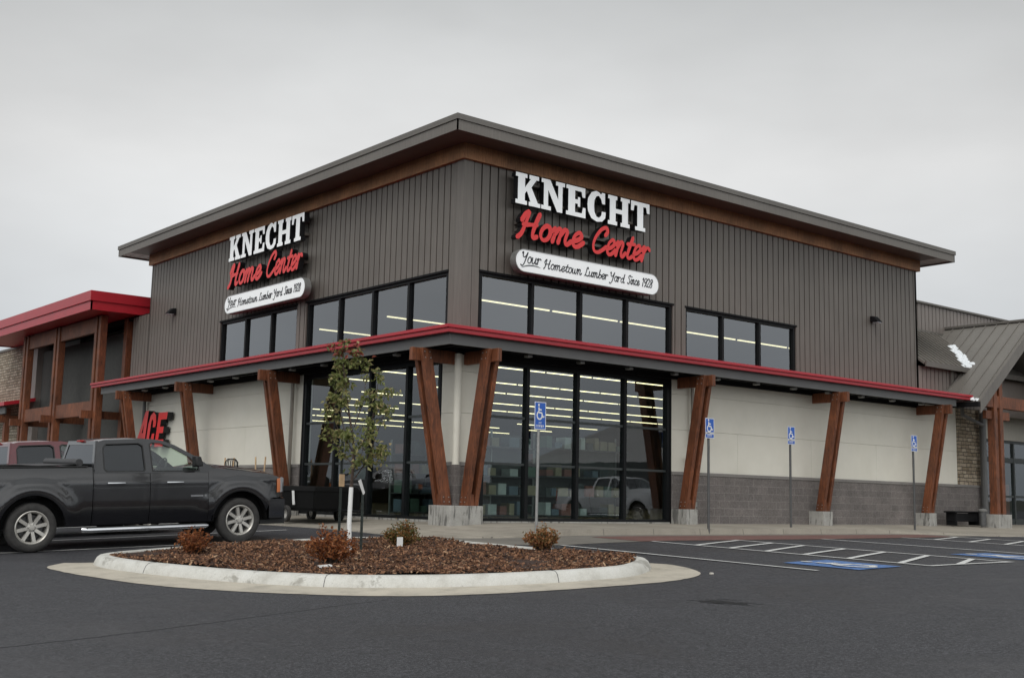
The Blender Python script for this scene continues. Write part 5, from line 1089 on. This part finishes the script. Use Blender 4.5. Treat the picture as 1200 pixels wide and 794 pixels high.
            M().lathe([P(.02, yo-.13), P(.20, yo-.13), P(.228, yo-.15)], 28, 'y', (c, 0, ZC)).build('brake_disc', 'galv_dark', wv)
            M().lathe([P(.262, yo-.25), P(.30, yo-.265), P(.36, yo-.262), P(.392, yo-.245), P(.402, yo-.20), P(.403, yo-.07), P(.395, yo-.03), P(.37, yo-.006), P(.325, yo+.004), P(.285, yo-.004), P(.268, yo-.018), P(.262, yo-.03)], 44, 'y', (c, 0, ZC)).build('tyre', 'tyre', wv, smooth=True)
    t.location = loc; t.rotation_euler = rot
    return t
MAT['tonneau'] = simple('tonneau_vinyl', (.035, .035, .037), .5)
MAT['black_paint'] = mk_paint('black_car_paint', (.003, .003, .005), (.018, .018, .020))
MAT['maroon_paint'] = mk_paint('maroon_car_paint', (.085, .008, .014), (.11, .022, .028))
MAT['white_car'] = simple('white_car_paint', (.65, .66, .66), .25, var=.03)
MAT['grey_car'] = simple('grey_car_paint', (.10, .11, .13), .25, .3, var=.03)
def park(x, y, label, paint, rz=0, group='pickup trucks parked along the left side'):
    z = gz(x, y); sx = math.atan((gz(x+1, y)-gz(x-1, y))/2); sy = math.atan((gz(x, y+1)-gz(x, y-1))/2)
    if abs(rz) > 1: sx, sy = 0, 0
    return pickup(label, paint, (x, y, z+.005), (sy, -sx, rz), group)
park(-7.50, -.10, 'black crew cab pickup with dusty doors and chrome step bar', 'black_paint', R(-1.5))
park(-7.9, 3.35, 'maroon pickup parked just behind the black pickup', 'maroon_paint')
park(-6.9, 8.6, 'dark pickup parked beyond the maroon one', 'grey_car')
park(-6.7, 13.4, 'black pickup parked farthest along the left side', 'black_paint')
park(18.6, -13.3, 'white pickup in the accessible stalls, mirrored in the right shop window', 'white_car', R(90), 'pickups mirrored in the right window')
park(24.6, -13.8, 'dark grey pickup beyond the white one, mirrored in the right shop window', 'grey_car', R(90), 'pickups mirrored in the right window')

# building and trees across the lot, seen mirrored in the glass
ab = thing('distant_store', 'low pale roofed shop building across the car park', 'building', (70, -52, -.6))
M().box((52, -64, -.8), (88, -44, 3.6)).build('wall', 'goods_dark', ab); M().prism([(56, 3.4), (86, 3.4), (71, 8.6)], [], lambda a, b: (a, -66, b), lambda a, b: (a, -42, b)).build('roof', 'soffit_pale', ab)
for k in range(6): M().box((54+k*5.6, -43.98, .4), (57.6+k*5.6, -43.9, 2.6)).build('window', 'win_frame', ab)
random.seed(31)
hl = M()
def hillz(a, d): return (22+9*math.sin(a*3.1)+6*math.sin(a*7.3+1)+3*math.sin(a*17))*max(0, math.sin(math.pi*max(0, min(1, (d-700)/900))))
hl.grid(lambda a, d: (d*math.cos(a), d*math.sin(a), hillz(a, d)-2), fan(160, 0, 2*math.pi), fan(9, 700, 1600)); MAT['hill'] = simple('hill_ground', (.05, .055, .035), .95, var=.3, scale=.02); struct(hl.build('hills', 'hill', smooth=True))

# ------------------------------------------------------------------ things for sale on the left pavement
tr = thing('utility_trailer', 'small black flat trailer standing on the pavement by the left shop window', 'trailer', (-1.5, 3.9, -.08))
mb = M(); mb.box((-2.1, 2.5, .16), (-.9, 5.0, .22)); 
for x_ in (-2.12, -.92): mb.box((x_, 2.5, .22), (x_+.03, 5.0, .62))
mb.hexa([(-2.1, 5.0, .22), (-.9, 5.0, .22), (-.9, 5.03, .22), (-2.1, 5.03, .22), (-2.1, 5.25, .52), (-.9, 5.25, .52), (-.9, 5.28, .52), (-2.1, 5.28, .52)]); mb.box((-2.1, 2.47, .22), (-.9, 2.5, .66)); mb.build('trailer_bed', 'dark', tr)
mb = M(); mb.hexa([(-2.15, 2.45, .60), (-.88, 2.45, .60), (-.88, 5.2, .62), (-2.15, 5.35, .60), (-2.1, 2.5, .72), (-.95, 2.5, .72), (-.95, 4.6, .74), (-2.1, 4.4, .73)]); mb.build('trailer_cover', 'dark', tr, bevel=.03)
M().tube([(-1.5, 2.5, .19), (-1.5, 1.5, .19)], .03, 8).build('drawbar', 'black', tr)
for x_, s_ in ((-2.22, -1), (-.80, 1)):
    for y_ in (4.85, 3.55):
        w_ = M().lathe([(.02, -.02*s_), (.10, -.01*s_), (.115, .0)], 20, 'y', (0, 0, 0))
        w_.v = [(x_+v[1], y_+v[0], .09+v[2]) for v in w_.v]; wo = w_.build('wheel', 'rim', tr, smooth=True)
        tt = M().lathe([(.11, .03), (.16, .045), (.185, .04), (.19, 0), (.185, -.04), (.16, -.045), (.11, -.03)], 24, 'y'); tt.v = [(x_+v[1], y_+v[0], .09+v[2]) for v in tt.v]; tt.build('tyre', 'tyre', wo, smooth=True)
tag(M().hexa([(-2.20, 3.22, .30), (-2.18, 3.22, .30), (-2.18, 3.30, .30), (-2.20, 3.30, .30), (-2.2, 3.28, .62), (-2.18, 3.28, .62), (-2.18, 3.36, .62), (-2.20, 3.36, .62)]).build('price_tag', 'white_plastic', origin=(-2.19, 3.28, .46)), 'white tag hanging on the black trailer', 'tag')
def barrow(y, x, label, tilt):
    b = thing('wheelbarrow', label, 'wheelbarrow', (x, y, -.03), group='upended wheelbarrows on the left pavement')
    for s_ in (-.28, .28): M().tube([(x-.1, y+s_*.3, .2), (x+.12, y+s_*.8, .85), (x+.12+tilt, y+s_+tilt*.6, 1.50)], .022, 8).build('handle', 'raw_wood', b)
    tr_ = M(); tr_.hexa([(x-.22, y-.20, .35), (x-.22, y+.20, .35), (x-.16, y+.28, 1.0), (x-.16, y-.28, 1.0), (x+.05, y-.3, .28), (x+.05, y+.3, .28), (x+.12, y+.36, 1.08), (x+.12, y-.36, 1.08)]); tr_.build('tray', 'black', b, bevel=.04)
    w_ = M().lathe([(.03, .03), (.12, .035), (.17, .03), (.18, 0), (.17, -.03), (.12, -.035), (.03, -.03)], 20, 'y', (x-.1, y, .17)); w_.build('wheel', 'tyre', b, smooth=True)
barrow(7.7, -.9, 'upended wheelbarrow nearest the column, pale handles up', .0); barrow(9.6, -.9, 'upended wheelbarrow farther from the column, pale handles up', .05)
cg = thing('wire_basket', 'black wire basket standing upside down among the wheelbarrows', 'basket', (-1.1, 8.75, .9)); mb = M()
for k in range(5):
    a = math.pi*k/5; mb.tube([(-1.1+.18*math.cos(a)*u, 8.75+.18*math.sin(a)*u, z_) for u, z_ in ((.75, 1.08), (1, 1.2), (.95, 1.36), (.6, 1.44), (0, 1.45), (-.6, 1.44), (-.95, 1.36), (-1, 1.2), (-.75, 1.08))], .011, 6)
mb.build('wire_cage', 'black', cg); M().tube([(-1.1, 8.75, -.05), (-1.1, 8.75, 1.1)], .02, 6).build('pole', 'black', cg)
# bench and bin at the right entrance
bn = thing('bench', 'dark bench in front of the stone pier', 'bench', (20.0, -.6, 0)); M().box((19.2, -.85, .40), (20.9, -.45, .45)).build('seat', 'black', bn, bevel=.01); M().box((19.3, -.80, .12), (20.8, -.5, .38)).build('shelf', 'black', bn, bevel=.01)
for x_ in (19.35, 20.7): M().box((x_-.03, -.82, 0), (x_+.03, -.47, .4)).build('leg', 'black', bn)
bi = thing('litter_bin', 'short grey litter bin beside the right entrance post', 'bin', (20.35, -1.15, 0)); M().lathe([(0, 0), (.11, 0), (.12, .45), (.13, .46)], 16, 'z', (20.35, -1.15, 0)).build('bin_body', 'galv_dark', bi, smooth=True); M().lathe([(.14, .46), (.15, .50), (.08, .54), (0, .55)], 16, 'z', (20.35, -1.15, 0)).build('lid', 'galv', bi, smooth=True)
